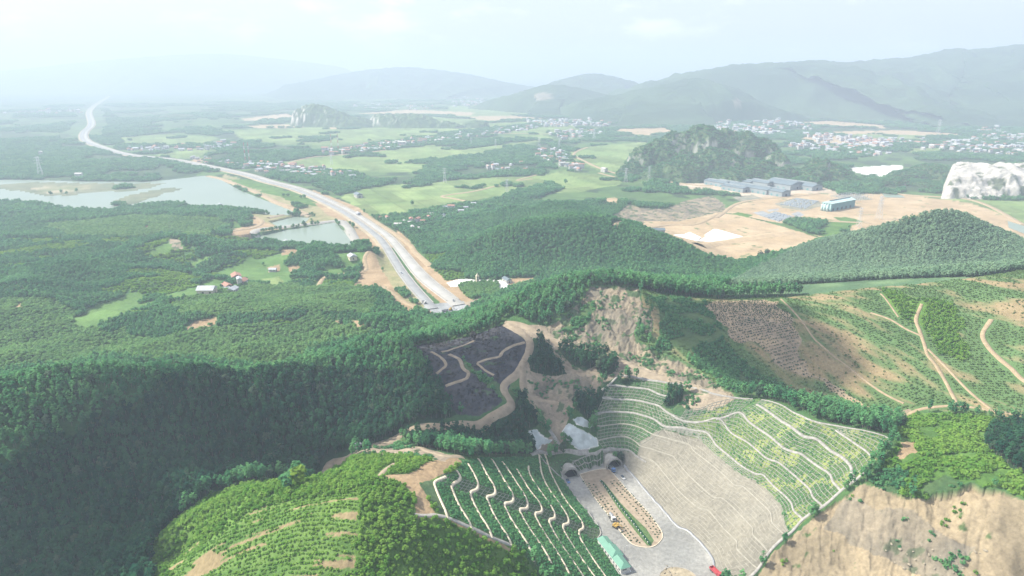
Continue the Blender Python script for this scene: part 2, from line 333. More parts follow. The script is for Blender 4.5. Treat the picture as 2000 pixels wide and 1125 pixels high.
REG = [  # (cover, photo outline, farthest distance looked for, raggedness in metres)
 # the plain
 ('forest', [(-700,560),(-700,330),(-200,345),(120,405),(330,385),(480,395),(560,425),(450,455),(470,470),(560,478),(700,486),(735,520),(790,600),(880,660),(700,760),(0,800),(-700,900)], 2500, 3),
 ('plain', [(-1200,345),(0,345),(300,340),(400,330),(380,230),(-1200,215)], 9000, 30),
 ('clump', [(-900,350),(140,355),(230,345),(300,358),(390,345),(395,320),(300,305),(200,300),(140,270),(0,255),(-900,260)], 9000, 25),
 ('lightwood', [(-300,760),(0,740),(100,722),(200,712),(400,718),(530,722),(620,700),(690,668),(720,655),(700,640),(620,628),(560,640),(470,655),(430,640),(330,655),(240,640),(150,600),(60,590),(-300,600)], 900, 14), ('lightwood', [(330,600),(420,560),(520,548),(620,560),(700,560),(740,590),(700,612),(600,610),(500,612),(400,622),(340,618)], 1100, 8), ('meadow', [(490,500),(450,526),(415,546),(395,556),(360,567),(320,577),(330,587),(400,575),(430,560),(470,538),(502,516)], 1500, 2), ('meadow', [(425,496),(392,506),(373,515),(362,537),(374,542),(386,520),(402,511),(430,501)], 1500, 2), ('meadow', [(270,566),(225,587),(180,597),(140,621),(160,632),(200,614),(262,598),(282,580)], 1500, 2), ('meadow', [(330,472),(350,470),(356,486),(300,500),(290,492)], 1500, 2), ('lightwood', [(885,580),(905,592),(945,575),(1040,552),(1060,540),(980,546),(900,545),(870,552)], 1000, 2), ('lightwood', [(100,440),(240,425),(420,425),(460,440),(430,462),(280,462),(140,466)], 2000, 12),
 ('clump', [(160,345),(280,352),(385,345),(375,322),(300,312),(180,325)], 4000, 10),
 ('clump', [(390,318),(420,295),(480,280),(600,288),(625,305),(560,316),(470,325)], 4000, 10),
 ('field', [(440,255),(600,249),(780,250),(900,243),(1020,238),(900,260),(760,278),(650,283),(560,282),(480,272)], 6000, 10),
 ('field', [(300,305),(380,290),(410,290),(385,312)], 5000, 10), ('field', [(210,268),(330,262),(420,268),(400,280),(250,284)], 6000, 15), ('field', [(760,222),(900,232),(1000,236),(900,242),(760,240)], 9000, 15),
 ('field', [(545,318),(640,304),(720,297),(800,289),(880,278),(960,268),(1060,262),(1080,270),(1000,288),(940,300),(870,310),(820,336),(700,336),(620,330),(565,323)], 5000, 8),
 ('clump', [(830,330),(860,316),(960,296),(1060,280),(1130,275),(1120,290),(1060,300),(1085,325),(1070,342),(960,345),(880,352),(840,345)], 5000, 10),
 ('clump', [(850,285),(950,272),(1050,268),(1040,275),(900,292)], 5000, 8),
 ('field', [(665,388),(700,370),(760,362),(860,355),(960,346),(1060,343),(1100,333),(1200,345),(1215,360),(1130,375),(1000,380),(960,384),(900,398),(840,412),(780,424),(730,425),(700,408)], 5000, 5),
 ('field', [(1105,310),(1120,296),(1150,286),(1260,277),(1270,285),(1240,300),(1215,332),(1180,338),(1140,322)], 5000, 6),
 ('field', [(870,208),(980,204),(1080,208),(1060,228),(960,233),(890,228)], 9000, 12), ('field', [(960,240),(1080,236),(1200,250),(1100,262),(1000,262)], 9000, 12),
 ('clump', [(470,338),(520,322),(580,328),(650,337),(740,345),(830,345),(870,352),(800,358),(720,365),(665,383),(640,372),(590,362),(530,350)], 5000, 8),
 ('clump', [(620,300),(760,275),(900,256),(1060,240),(1080,245),(960,262),(800,287),(700,300)], 5000, 6),
 ('clump', [(745,428),(800,418),(880,404),(960,395),(1010,372),(1080,355),(1100,368),(1060,385),(980,398),(1060,390),(960,412),(900,440),(850,470),(800,470),(770,452)], 5000, 6),
 ('clump', [(1000,225),(1150,215),(1400,230),(1560,250),(1560,275),(1400,270),(1250,262),(1100,240)], 9000, 15),
 ('clump', [(1220,340),(1300,355),(1560,362),(1700,372),(1850,365),(1840,330),(1760,300),(1560,290),(1560,270),(2200,300),(2200,380),(1990,385),(1890,380),(1800,376),(1600,372),(1480,360),(1330,352)], 5000, 8),
 ('clump', [(1480,230),(1700,240),(2300,262),(2300,300),(1900,290),(1560,275)], 9000, 20),
 ('field', [(1640,262),(1780,262),(1830,268),(1800,276),(1680,276)], 9000, 15), ('field', [(1770,290),(1850,288),(1830,300),(1780,300)], 9000, 10),
 ('sand', [(1560,239),(1620,236),(1740,246),(1725,251),(1620,247)], 9000, 8), ('sand', [(1630,257),(1760,254),(1880,262),(1870,267),(1720,262),(1620,262)], 9000, 8), ('sand', [(1570,268),(1620,264),(1700,273),(1745,276),(1720,284),(1640,283),(1560,274)], 9000, 8),
 ('sand', [(700,222),(800,214),(930,220),(920,226),(800,224)], 9000, 10), ('sand', [(470,246),(560,243),(600,247),(560,250),(490,250)], 9000, 8), ('sand', [(560,222),(470,232),(480,236),(590,230)], 9000, 8), ('sand', [(640,249),(680,245),(690,250),(650,253)], 9000, 5), ('sand', [(880,228),(1000,226),(1060,231),(960,236)], 9000, 8), ('sand', [(1200,252),(1300,250),(1320,260),(1260,264),(1210,258)], 9000, 8),
 ('white', [(1648,328),(1760,322),(1768,334),(1745,347),(1720,350),(1690,342)], 5000, 4), ('sand', [(1180,388),(1200,385),(1218,392),(1206,398),(1182,397)], 5000, 2),
 ('sand', [(770,195),(800,180),(796,179),(768,193)], 9000, 8),
 # industrial land and earthworks
 ('plain', [(1290,352),(1420,350),(1580,362),(1700,380),(1800,376),(2100,400),(2200,520),(1990,480),(1900,440),(1600,470),(1400,420),(1340,390)], 4000, 3),
 ('pad', [(1300,352),(1420,350),(1600,362),(1640,378),(1560,378),(1500,388),(1400,378),(1330,366)], 3000, 3),
 ('sand', [(1405,412),(1440,400),(1490,386),(1560,378),(1640,380),(1720,378),(1800,384),(1900,396),(1960,420),(2080,470),(2080,500),(1960,470),(1840,425),(1760,445),(1690,466),(1610,468),(1560,442),(1480,428)], 3000, 4),
 ('field', [(1780,378),(1870,385),(1910,390),(2150,398),(2200,470),(2080,462),(1990,432),(1930,408),(1890,396)], 3000, 3),
 ('scrub', [(1525,435),(1580,424),(1640,432),(1665,440),(1655,456),(1610,462),(1580,456)], 3000, 4), ('scrub', [(1630,424),(1660,425),(1690,434),(1665,440),(1640,434)], 3000, 4),
 ('scrub', [(1412,424),(1440,414),(1470,420),(1460,425),(1425,430)], 3000, 3),
 ('grey', [(1490,423),(1515,414),(1550,424),(1520,433)], 3000, 1.5), ('grey', [(1470,415),(1490,412),(1508,420),(1492,424)], 3000, 1.5), ('grey', [(1545,418),(1560,413),(1572,420),(1556,425)], 3000, 1.5), ('grey', [(1498,410),(1520,407),(1520,411),(1502,414)], 3000, 1.5),
 ('litter', [(1512,398),(1555,386),(1600,392),(1606,402),(1570,412),(1530,406)], 3000, 2), ('litter', [(1430,385),(1470,380),(1490,388),(1450,395)], 3000, 3), ('litter', [(1620,382),(1680,380),(1705,390),(1660,392)], 3000, 3),
 ('scar', [(1190,426),(1215,410),(1230,398),(1250,406),(1300,408),(1340,391),(1390,382),(1412,395),(1420,410),(1400,430),(1330,442),(1260,440)], 2600, 3),
 ('sand', [(1240,440),(1260,432),(1330,432),(1400,415),(1440,420),(1490,432),(1560,452),(1612,469),(1560,486),(1500,502),(1440,512),(1380,500),(1330,475)], 2600, 3),
 # lake land
 ('bed', [(-300,352),(0,350),(60,350),(140,353),(280,354),(330,350),(400,342),(432,350),(470,371),(520,391),(578,412),(572,420),(530,420),(485,410),(420,407),(330,398),(240,407),(215,414),(120,410),(70,397),(-300,380)], 4000, 2),
 ('mud', [(-300,362),(0,360),(60,355),(150,356),(260,358),(330,356),(300,366),(260,373),(180,377),(150,381),(100,383),(60,377),(0,369),(-300,370)], 4000, 5), ('mud', [(240,385),(262,378),(330,366),(362,368),(320,379),(280,391),(255,400),(228,402),(214,398)], 4000, 5),
 ('island', [(62,368),(100,362),(185,363),(175,369),(110,377),(84,377)], 4000, 4),
 ('verge', [(432,349),(470,366),(520,386),(580,410),(640,432),(700,445),(735,470),(700,440),(650,410),(590,385),(500,360),(440,340)], 4000, 4),
 ('scrub', [(440,349),(480,350),(560,372),(600,385),(640,405),(600,400),(560,390),(500,370)], 4000, 5),
 ('verge', [(480,418),(540,420),(600,422),(660,428),(640,434),(560,446),(490,455),(455,455),(450,445),(510,432)], 4000, 4), ('soil', [(447,452),(475,440),(500,422),(508,432),(560,446),(505,452),(470,464),(452,460)], 3000, 4), ('meadow', [(445,430),(490,428),(495,440),(455,447)], 3000, 3),
 ('bed', [(525,432),(575,421),(606,424),(596,434),(560,441),(545,443)], 4000, 1), ('bed', [(463,461),(560,447),(655,434),(675,450),(692,484),(640,482),(560,476),(500,470)], 4000, 1),
 # land on the left of the highway
 ('meadow', [(418,532),(450,522),(500,506),(540,496),(640,496),(700,492),(712,500),(710,530),(680,545),(640,540),(580,552),(520,560),(470,548)], 2500, 3), ('field', [(510,545),(545,540),(555,552),(530,560)], 2500, 2),
 ('soil', [(550,487),(582,487),(582,498),(550,498)], 2500, 1.5), ('soil', [(523,522),(548,515),(545,530),(524,532)], 2500, 2), ('soil', [(562,521),(586,517),(585,530),(566,532)], 2500, 1.5), ('soil', [(592,525),(602,531),(598,533),(590,529)], 2500, 1),
 ('soil', [(358,643),(385,626),(424,620),(428,630),(395,643),(366,647)], 2500, 2), ('soil', [(652,628),(712,625),(713,634),(698,642),(668,636)], 2500, 1.5), ('dirt', [(714,613),(735,609),(730,620),(715,620)], 2500, 1.5),
 ('meadow', [(140,622),(200,606),(262,596),(300,588),(310,594),(240,618),(190,640),(150,640)], 2500, 4), ('soil', [(190,464),(205,458),(206,464)], 2500, 2), ('soil', [(285,440),(296,442),(287,450),(280,446)], 2500, 2), ('dirt', [(325,468),(350,468),(357,488),(340,490)], 2500, 3), ('soil', [(28,596),(44,592),(44,601),(30,603)], 2500, 1.5),
 ('soil', [(712,505),(728,490),(742,512),(752,545),(762,560),(730,560),(688,560),(700,548)], 2500, 2), ('verge', [(728,488),(744,478),(780,530),(832,598),(812,606),(782,580),(756,545)], 2500, 2), ('soil', [(690,440),(735,470),(745,478),(728,490),(716,478),(700,470)], 2500, 2), ('soil', [(742,520),(775,572),(815,606),(805,612),(770,590),(748,550)], 2500, 2), ('soil', [(612,395),(640,400),(690,430),(670,432),(640,420)], 2500, 3),
 ('soil', [(765,478),(775,470),(830,540),(880,592),(868,598),(820,556)], 2500, 1.5), ('soil', [(775,448),(800,470),(815,500),(840,520),(872,548),(900,545),(895,558),(905,575),(930,590),(905,602),(860,560),(815,520),(780,480)], 2500, 2), ('soil', [(610,370),(700,405),(790,470),(770,470),(700,425),(610,380)], 3000, 3), ('soil', [(360,320),(385,306),(395,312),(396,322),(430,328),(400,326)], 5000, 5),
 ('grey', [(822,605),(835,594),(905,588),(920,600),(915,608),(880,620),(840,618)], 2500, 1), ('white', [(872,552),(898,545),(975,547),(990,549),(1000,558),(985,570),(975,568),(975,556),(960,550),(902,553),(896,560),(880,560)], 2500, 1), ('soil', [(984,549),(1000,544),(1060,541),(1040,552),(1000,560)], 2500, 1.5), ('dirt', [(905,592),(942,580),(942,590),(920,600)], 2500, 1),
 ('lightwood', [(899,560),(905,552),(972,553),(980,570),(965,582),(935,578),(912,580)], 2500, 2),
 ('sunlit_palewood', [(1470,530),(1500,516),(1560,486),(1640,464),(1720,446),(1780,427),(1830,414),(1880,420),(1940,446),(2000,476),(2150,520),(2200,570),(1700,575),(1400,575)], 1000, 2),
 # near mountain
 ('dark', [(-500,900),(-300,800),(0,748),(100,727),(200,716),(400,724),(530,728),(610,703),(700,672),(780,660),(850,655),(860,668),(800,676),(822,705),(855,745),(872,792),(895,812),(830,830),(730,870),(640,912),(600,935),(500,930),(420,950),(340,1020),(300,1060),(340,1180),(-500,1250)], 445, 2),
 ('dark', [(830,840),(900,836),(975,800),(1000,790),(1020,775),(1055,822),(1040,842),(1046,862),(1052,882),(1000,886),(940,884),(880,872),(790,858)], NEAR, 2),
 ('dark', [(800,862),(830,848),(860,880),(850,884)], NEAR, 2),
 ('burn', [(800,676),(860,669),(920,656),(985,632),(1012,650),(1032,672),(1025,700),(1000,740),(988,775),(962,802),(930,812),(895,811),(870,790),(850,742),(820,702)], NEAR, 1.5),
 ('scrubdark', [(903,700),(930,722),(985,755),(978,775),(940,747),(910,718)], NEAR, 2), ('scrubdark', [(975,775),(1005,750),(1020,772),(1000,790)], NEAR, 2),
 ('dirt', [(985,630),(1060,636),(1080,640),(1170,684),(1240,705),(1300,712),(1340,735),(1400,755),(1445,780),(1380,772),(1290,746),(1210,736),(1178,748),(1150,790),(1118,800),(1105,832),(1100,862),(1098,884),(1045,888),(1052,866),(1080,850),(1065,818),(1040,782),(1020,740),(1030,690),(1030,666)], NEAR, 1),
 ('scar', [(1062,640),(1100,620),(1132,590),(1150,562),(1165,558),(1205,560),(1248,562),(1250,600),(1270,607),(1276,648),(1236,650),(1247,668),(1292,690),(1330,705),(1400,745),(1440,774),(1330,745),(1240,712),(1170,685),(1100,665)], NEAR, 2),
 ('cutgrey', [(1180,610),(1215,605),(1240,625),(1215,650),(1180,640)], NEAR, 2), ('cutgrey', [(1040,770),(1075,740),(1150,722),(1165,740),(1140,770),(1090,785)], NEAR, 3), ('scrubdark', [(1100,645),(1140,600),(1165,598),(1150,625),(1120,660)], NEAR, 5),
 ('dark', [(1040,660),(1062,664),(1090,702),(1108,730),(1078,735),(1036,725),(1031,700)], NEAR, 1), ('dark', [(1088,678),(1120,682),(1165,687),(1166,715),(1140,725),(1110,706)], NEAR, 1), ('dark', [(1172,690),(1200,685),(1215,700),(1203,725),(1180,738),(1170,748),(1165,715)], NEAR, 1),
 # planted slope on the right
 ('rowsoil', [(1252,564),(1300,576),(1400,584),(1520,582),(1700,562),(1800,554),(1900,542),(2000,526),(2200,505),(2250,850),(2060,826),(1930,812),(1800,802),(1765,818),(1700,820),(1620,797),(1560,787),(1480,773),(1400,748),(1340,708),(1290,688),(1247,665),(1278,648),(1270,605),(1252,598)], 700, 2),
 ('scrubdark', [(1256,572),(1330,588),(1400,600),(1400,640),(1450,690),(1520,740),(1600,775),(1640,792),(1560,785),(1480,770),(1400,745),(1340,705),(1260,665),(1280,640)], 700, 12),
 ('rowbare', [(1380,590),(1450,585),(1525,585),(1560,640),(1565,690),(1600,735),(1680,775),(1770,800),(1740,812),(1640,775),(1590,730),(1480,690),(1430,640)], 700, 5),
 ('young', [(1720,564),(1790,585),(1860,592),(1890,640),(1870,650),(1900,690),(1880,705),(1840,690),(1800,640),(1760,620)], 700, 3),
 ('scrub', [(1760,818),(1800,806),(1930,816),(2060,832),(2250,860),(2250,1040),(2060,995),(1960,962),(1900,946),(1860,962),(1780,972),(1740,965),(1700,935),(1745,872)], 500, 3),
 ('dark', [(1930,835),(2000,830),(2200,850),(2200,960),(2000,930),(1950,900),(1920,870)], 500, 3),
 ('scrubdark', [(1690,940),(1720,915),(1760,915),(1790,935),(1760,955),(1735,975),(1725,960)], 500, 2), ('scrubdark', [(1800,945),(1850,930),(1885,945),(1860,962),(1800,968)], 500, 2),
 ('cut', [(1486,1112),(1545,1047),(1612,992),(1690,945),(1720,958),(1780,973),(1850,965),(1900,948),(1960,964),(2060,1002),(2250,1050),(2250,1300),(1440,1300),(1440,1160)], 500, 2),
 ('soil', [(1735,905),(1760,865),(1790,862),(1790,882),(1765,895)], 500, 2), ('cutgrey', [(1690,1010),(1750,1000),(1790,1030),(1840,1060),(1860,1140),(1680,1140),(1640,1060)], 500, 14),
 # bright hill at lower left
 ('young', [(600,938),(640,915),(700,890),(740,888),(800,885),(880,890),(900,900),(1060,1140),(1120,1170),(300,1200),(300,1060),(340,1020),(420,962),(500,942)], 450, 1),
 ('rows', [(470,1012),(520,987),(600,975),(690,962),(705,1000),(695,1060),(690,1180),(330,1180),(330,1085),(430,1045)], 450, 2),
 ('soil', [(742,930),(770,926),(800,925),(830,905),(890,890),(905,905),(880,918),(850,935),(822,945),(830,960),(855,1008),(880,1016),(930,1036),(1000,1072),(990,1074),(920,1040),(860,1012),(808,1008),(815,975),(790,945),(755,936)], 450, 1),
 ('dirt', [(690,888),(720,870),(770,852),(800,870),(840,878),(885,890),(870,902),(820,895),(780,888),(730,888)], 450, 1.5), ('young', [(750,925),(770,905),(805,905),(810,918),(790,926)], 450, 1), ('scrubdark', [(735,872),(765,860),(800,868),(770,876)], 450, 2),
 # engineered slopes
 ('latl', [(850,940),(892,919),(905,898),(940,895),(1000,893),(1064,893),(1070,905)] + LTOE + [(1190,1200),(1100,1150),(1007,1068),(965,1050),(920,1029),(878,1012),(850,975),(820,945)], 450, .4),
 ('latk', [(830,940),(852,938),(855,956),(872,1006),(860,1000),(840,975),(822,950)], 450, .6), ('latk', [(905,930),(930,945),(968,958),(1003,968),(1031,980),(1059,990),(1084,1002),(1111,1014),(1139,1024),(1172,1035),(1168,1056),(1131,1043),(1100,1030),(1074,1018),(1046,1006),(1016,998),(987,985),(952,974),(920,962),(883,952)], 450, 2.5),
 ('latg', [(1176,748),(1200,737),(1212,734),(1240,735),(1280,742),(1306,775),(1340,790),(1400,800),(1400,870),(1340,850),(1296,838),(1250,862),(1244,892),(1232,882),(1200,878),(1180,880),(1168,862),(1160,811)], 450, .4),
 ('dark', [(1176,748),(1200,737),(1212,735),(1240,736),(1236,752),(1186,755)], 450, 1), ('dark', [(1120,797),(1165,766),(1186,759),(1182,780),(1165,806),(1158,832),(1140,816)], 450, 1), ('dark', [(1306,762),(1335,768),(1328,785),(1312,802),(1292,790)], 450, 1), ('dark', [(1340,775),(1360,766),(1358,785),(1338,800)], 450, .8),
 ('dirt', [(1335,770),(1400,772),(1440,778),(1400,800),(1340,800),(1330,790)], 450, .8),
 ('latr', [(1345,815),(1400,800),(1440,780),(1487,781),(1525,791),(1559,810),(1589,823),(1634,832),(1680,840),(1729,853),(1738,864),(1707,906),(1673,936),(1608,989),(1545,1040),(1532,1021),(1525,987),(1498,957),(1475,938),(1450,930),(1400,892),(1340,850)], 450, .4),
 ('latb', [(1250,862),(1276,846),(1296,838),(1340,850),(1366,858),(1400,890),(1450,930),(1475,938),(1498,957),(1525,987),(1532,1021),(1540,1042),(1510,1070),(1480,1112),(1455,1150)] + RTOE[::-1] + [(1214,905),(1225,885),(1244,892)], 450, .5),
 ('latg', [(1066,905),(1110,893),(1180,880),(1180,890),(1190,905),(1165,913),(1130,922),(1095,932)], 450, .3), ('latb', [(1180,880),(1200,878),(1232,882),(1246,893),(1225,912),(1212,906),(1180,890)], 450, .3),
 ('white', [(1030,842),(1050,838),(1060,850),(1080,860),(1058,868),(1052,882),(1044,868)], 450, .8), ('white', [(1098,842),(1110,826),(1140,842),(1168,858),(1169,872),(1136,880),(1104,858)], 450, .8), ('white', [(1119,820),(1135,814),(1158,832),(1155,837),(1125,828)], 450, .6),
 ('paved', [(1095,932),(1108,925),(1125,918),(1140,918),(1168,912),(1180,905),(1215,906)] + RTOE + [(1420,1200),(1230,1200)] + LTOE[::-1], 450, .15),
]
_rp = []
for t, P, dm, rag in REG:
    _rp.append((t, unproj(*dens(P).T, dmax=dm), rag))
COVN = list(COV)


def cover_at(x, y, jitter=True):
    """index of the land cover at world points"""
    c = np.full(x.shape, COVN.index('forest'), int)
    D = np.hypot(x, y)
    c[D > 1350] = COVN.index('plain')
    nx = (fbm(x / 6., y / 6., 3, 3) - .5); ny = (fbm(x / 6., y / 6., 91, 3) - .5)
    for t, P, rag in _rp:
        if len(P) < 3:
            continue
        k = 2.2 * rag
        big = rag > 4
        jx = x + k * (nx if not big else (fbm(x / (rag * 4), y / (rag * 4), 3, 3) - .5)) * jitter if not big else None
        if big:
            m = (x > P[:, 0].min() - k) & (x < P[:, 0].max() + k) & (y > P[:, 1].min() - k) & (y < P[:, 1].max() + k)
            if not m.any():
                continue
            xs, ys = x[m], y[m]
            r = np.zeros(x.shape, bool)
            r[m] = in_poly(xs + 2 * k * (fbm(xs / (rag * 4), ys / (rag * 4), 3, 3) - .5), ys + 2 * k * (fbm(xs / (rag * 4), ys / (rag * 4), 77, 3) - .5), P)
        else:
            r = in_poly(jx, y + k * ny, P)
        c[r] = COVN.index(t)
    return c


def new_mesh(name, V, F, mats=(), smooth=True, fmat=None):
    me = bpy.data.meshes.new(name)
    V = np.asarray(V, np.float32)
    if isinstance(F, np.ndarray):
        k = F.shape[1]
        me.vertices.add(len(V)); me.vertices.foreach_set('co', V.ravel())
        me.loops.add(F.size); me.loops.foreach_set('vertex_index', F.astype(np.int32).ravel())
        me.polygons.add(len(F)); me.polygons.foreach_set('loop_start', np.arange(0, F.size, k, dtype=np.int32))
        me.update(calc_edges=True)
    else:
        me.from_pydata(V.tolist(), [], F); me.update()
    me.polygons.foreach_set('use_smooth', np.full(len(me.polygons), smooth))
    if fmat is not None:
        me.polygons.foreach_set('material_index', np.asarray(fmat, np.int32))
    for m in mats:
        me.materials.append(m)
    return me


def put(name, me, label=None, cat=None, group=None, kind=None, parent=None, loc=None, rz=0):
    o = bpy.data.objects.new(name, me); col.objects.link(o)
    if loc is not None:
        o.location = loc
    o.rotation_euler = (0, 0, rz)
    for k, v in (('label', label), ('category', cat), ('group', group), ('kind', kind)):
        if v:
            o[k] = v
    if parent is not None:
        o.parent = parent
    return o


def grid_faces(nr, nc):
    i = np.arange((nr - 1) * (nc - 1)); r = i // (nc - 1); c = i % (nc - 1)
    a = r * nc + c
    return np.stack([a, a + 1, a + nc + 1, a + nc], -1)


# ------------------------------------------------------------------ materials
def mat(name):
    m = bpy.data.materials.new(name); m.use_nodes = True
    nt = m.node_tree; nt.nodes.clear()
    out = nt.nodes.new('ShaderNodeOutputMaterial')
    return m, nt, nt.nodes, nt.links, out


def simple(name, c, rough=.8, var=.12, scale=1.5, metal=0, bump=0.0, spec=.3):
    """solid colour with weathering at two scales"""
    m, nt, N, L, out = mat(name)
    b = N.new('ShaderNodeBsdfPrincipled'); L.new(b.outputs[0], out.inputs[0])
    b.inputs['Roughness'].default_value = rough; b.inputs['Metallic'].default_value = metal
    b.inputs['Specular IOR Level'].default_value = spec
    tc = N.new('ShaderNodeTexCoord'); n = N.new('ShaderNodeTexNoise'); L.new(tc.outputs['Object'], n.inputs['Vector'])
    n.inputs['Scale'].default_value = scale; n.inputs['Detail'].default_value = 5
    mp = N.new('ShaderNodeMapRange'); L.new(n.outputs['Fac'], mp.inputs['Value'])
    mp.inputs['From Min'].default_value = .3; mp.inputs['From Max'].default_value = .7
    mp.inputs['To Min'].default_value = 1 - var; mp.inputs['To Max'].default_value = 1 + var
    mx = N.new('ShaderNodeVectorMath'); mx.operation = 'SCALE'; mx.inputs[0].default_value = c[:3]
    L.new(mp.outputs[0], mx.inputs['Scale']); L.new(mx.outputs[0], b.inputs['Base Color'])
    if bump:
        bp = N.new('ShaderNodeBump'); bp.inputs['Strength'].default_value = bump; L.new(n.outputs['Fac'], bp.inputs['Height']); L.new(bp.outputs[0], b.inputs['Normal'])
    return m


def ground_material(name='ground_cover', bump=.5):
    m, nt, N, L, out = mat(name)
    b = N.new('ShaderNodeBsdfPrincipled'); L.new(b.outputs[0], out.inputs[0])
    b.inputs['Roughness'].default_value = .95; b.inputs['Specular IOR Level'].default_value = .1
    at = N.new('ShaderNodeAttribute'); at.attribute_name = 'cover'
    g = N.new('ShaderNodeNewGeometry')
    n1 = N.new('ShaderNodeTexNoise'); n1.inputs['Scale'].default_value = .45; n1.inputs['Detail'].default_value = 6; n1.inputs['Roughness'].default_value = .7
    n2 = N.new('ShaderNodeTexNoise'); n2.inputs['Scale'].default_value = .03; n2.inputs['Detail'].default_value = 8; n2.inputs['Roughness'].default_value = .65
    for n in (n1, n2):
        L.new(g.outputs['Position'], n.inputs['Vector'])
    m1 = N.new('ShaderNodeMapRange'); L.new(n1.outputs['Fac'], m1.inputs['Value'])
    m2 = N.new('ShaderNodeMapRange'); L.new(n2.outputs['Fac'], m2.inputs['Value'])
    for q, a in ((m1, .28), (m2, .22)):
        q.inputs['From Min'].default_value = .28; q.inputs['From Max'].default_value = .72
        q.inputs['To Min'].default_value = 1 - a; q.inputs['To Max'].default_value = 1 + a
    mu = N.new('ShaderNodeMath'); mu.operation = 'MULTIPLY'; L.new(m1.outputs[0], mu.inputs[0]); L.new(m2.outputs[0], mu.inputs[1])
    sc = N.new('ShaderNodeVectorMath'); sc.operation = 'SCALE'; L.new(at.outputs['Color'], sc.inputs[0]); L.new(mu.outputs[0], sc.inputs['Scale'])
    L.new(sc.outputs[0], b.inputs['Base Color'])
    bp = N.new('ShaderNodeBump'); bp.inputs['Strength'].default_value = bump; bp.inputs['Distance'].default_value = 1.0
    L.new(n1.outputs['Fac'], bp.inputs['Height']); L.new(bp.outputs[0], b.inputs['Normal'])
    return m


M_GROUND = ground_material()

# ------------------------------------------------------------------ the ground: one sheet, fine where the photo looks closely
_az = np.concatenate([np.linspace(-68, -40, 90, endpoint=False), np.linspace(-40, 40, 1240), np.linspace(40, 68, 91)[1:]])
_ds = np.concatenate([np.linspace(40, 225, 60, endpoint=False), np.arange(225, 640, .62), np.geomspace(640, 1600, 330)[:-1], np.geomspace(1600, 26000, 240)])
_A, _D = np.meshgrid(np.radians(_az), _ds)
gxv = (_D * np.sin(_A)).ravel(); gyv = (_D * np.cos(_A)).ravel()
gzv = H0(gxv, gyv)
gcv = cover_at(gxv, gyv)


def rough_z(x, y, c):
    """broken relief of bare rock, earth cuts and ploughed ground"""
    z = np.zeros(x.shape)
    for t, a, s in (('scar', 5.2, 14.), ('cut', 6.5, 22.), ('cutgrey', 6.5, 22.), ('dirt', .7, 7.), ('soil', .7, 8.), ('burn', .5, 4.), ('scrub', 1.2, 7.), ('white', .9, 5.), ('rows', .4, 5.)):
        m = c == COVN.index(t)
        if m.any():
            if t in ('cut', 'cutgrey', 'scar'):      # rain gullies down the bank
                u = x[m] * .88 - y[m] * .47; v = x[m] * .47 + y[m] * .88; wv = 5 * fbm(x[m] / 12., y[m] / 12., 77, 3)
                z[m] -= 1.0 * (1 - np.abs(2 * fbm((u + wv) / 4.5, v / 26., 81, 3) - 1)) ** 3
            q = fbm(x[m] / s, y[m] / s, 11, 5)
            r = 1 - np.abs(2 * fbm(x[m] / (s * .8), y[m] / (s * 1.6), 23, 4) - 1) * 2
            near = np.hypot(x[m], y[m]) < 700
            z[m] += a * ((q - .5) * 1.0 + (r - .6) * .5 + (fbm(x[m] / 2.2, y[m] / 2.2, 37, 2) - .5) * .16) * near
    return z


gzv = gzv + rough_z(gxv, gyv, gcv)
_lakem = gcv == COVN.index('bed')
gzv[_lakem] = -1.6
_ca = np.array([COV[t][0] for t in COVN]); _cb = np.array([COV[t][1] for t in COVN]); _cs = np.array([COV[t][2] for t in COVN], float)
_s = _cs[gcv]
_f = np.clip((fbm(gxv / _s, gyv / _s, 41, 4) - .32) / .36, 0, 1)
# planted rows: strips of soil and green running with the slope
_rs = gcv == COVN.index('rowsoil')
_q = fbm((gxv[_rs] * .85 + gyv[_rs] * .55) / 11., (gxv[_rs] * -.55 + gyv[_rs] * .85) / 38., 63, 4)
_f[_rs] = np.clip((_q - .49) / .18, 0, 1) * .85
_ro = gcv == COVN.index('rows')
_f[_ro] = np.clip((fbm(gxv[_ro] / 16., gyv[_ro] / 3.5, 71, 4) - .36) / .25, 0, 1)
_CC = _ca[gcv] * (1 - _f[:, None]) + _cb[gcv] * _f[:, None]
_m = _ro & (fbm(gxv / 22., gyv / 2.6, 72, 3) > .66)
_CC[_m] = (.24, .19, .105)
# rice parcels
_fi = gcv == COVN.index('field')
_u = (gxv * .9 + gyv * .43) / 46.; _v = (-gxv * .43 + gyv * .9) / 120.
_h = _hash(np.floor(_u + .4 * _hash(np.floor(_v), np.floor(_v), 2)), np.floor(_v), 9)
_CC[_fi] *= (.78 + .44 * _h[_fi])[:, None]
_edge = _fi & ((np.abs(_v - np.round(_v)) < .02) | (np.abs(_u - np.round(_u)) < .03))
_CC[_edge] *= .8
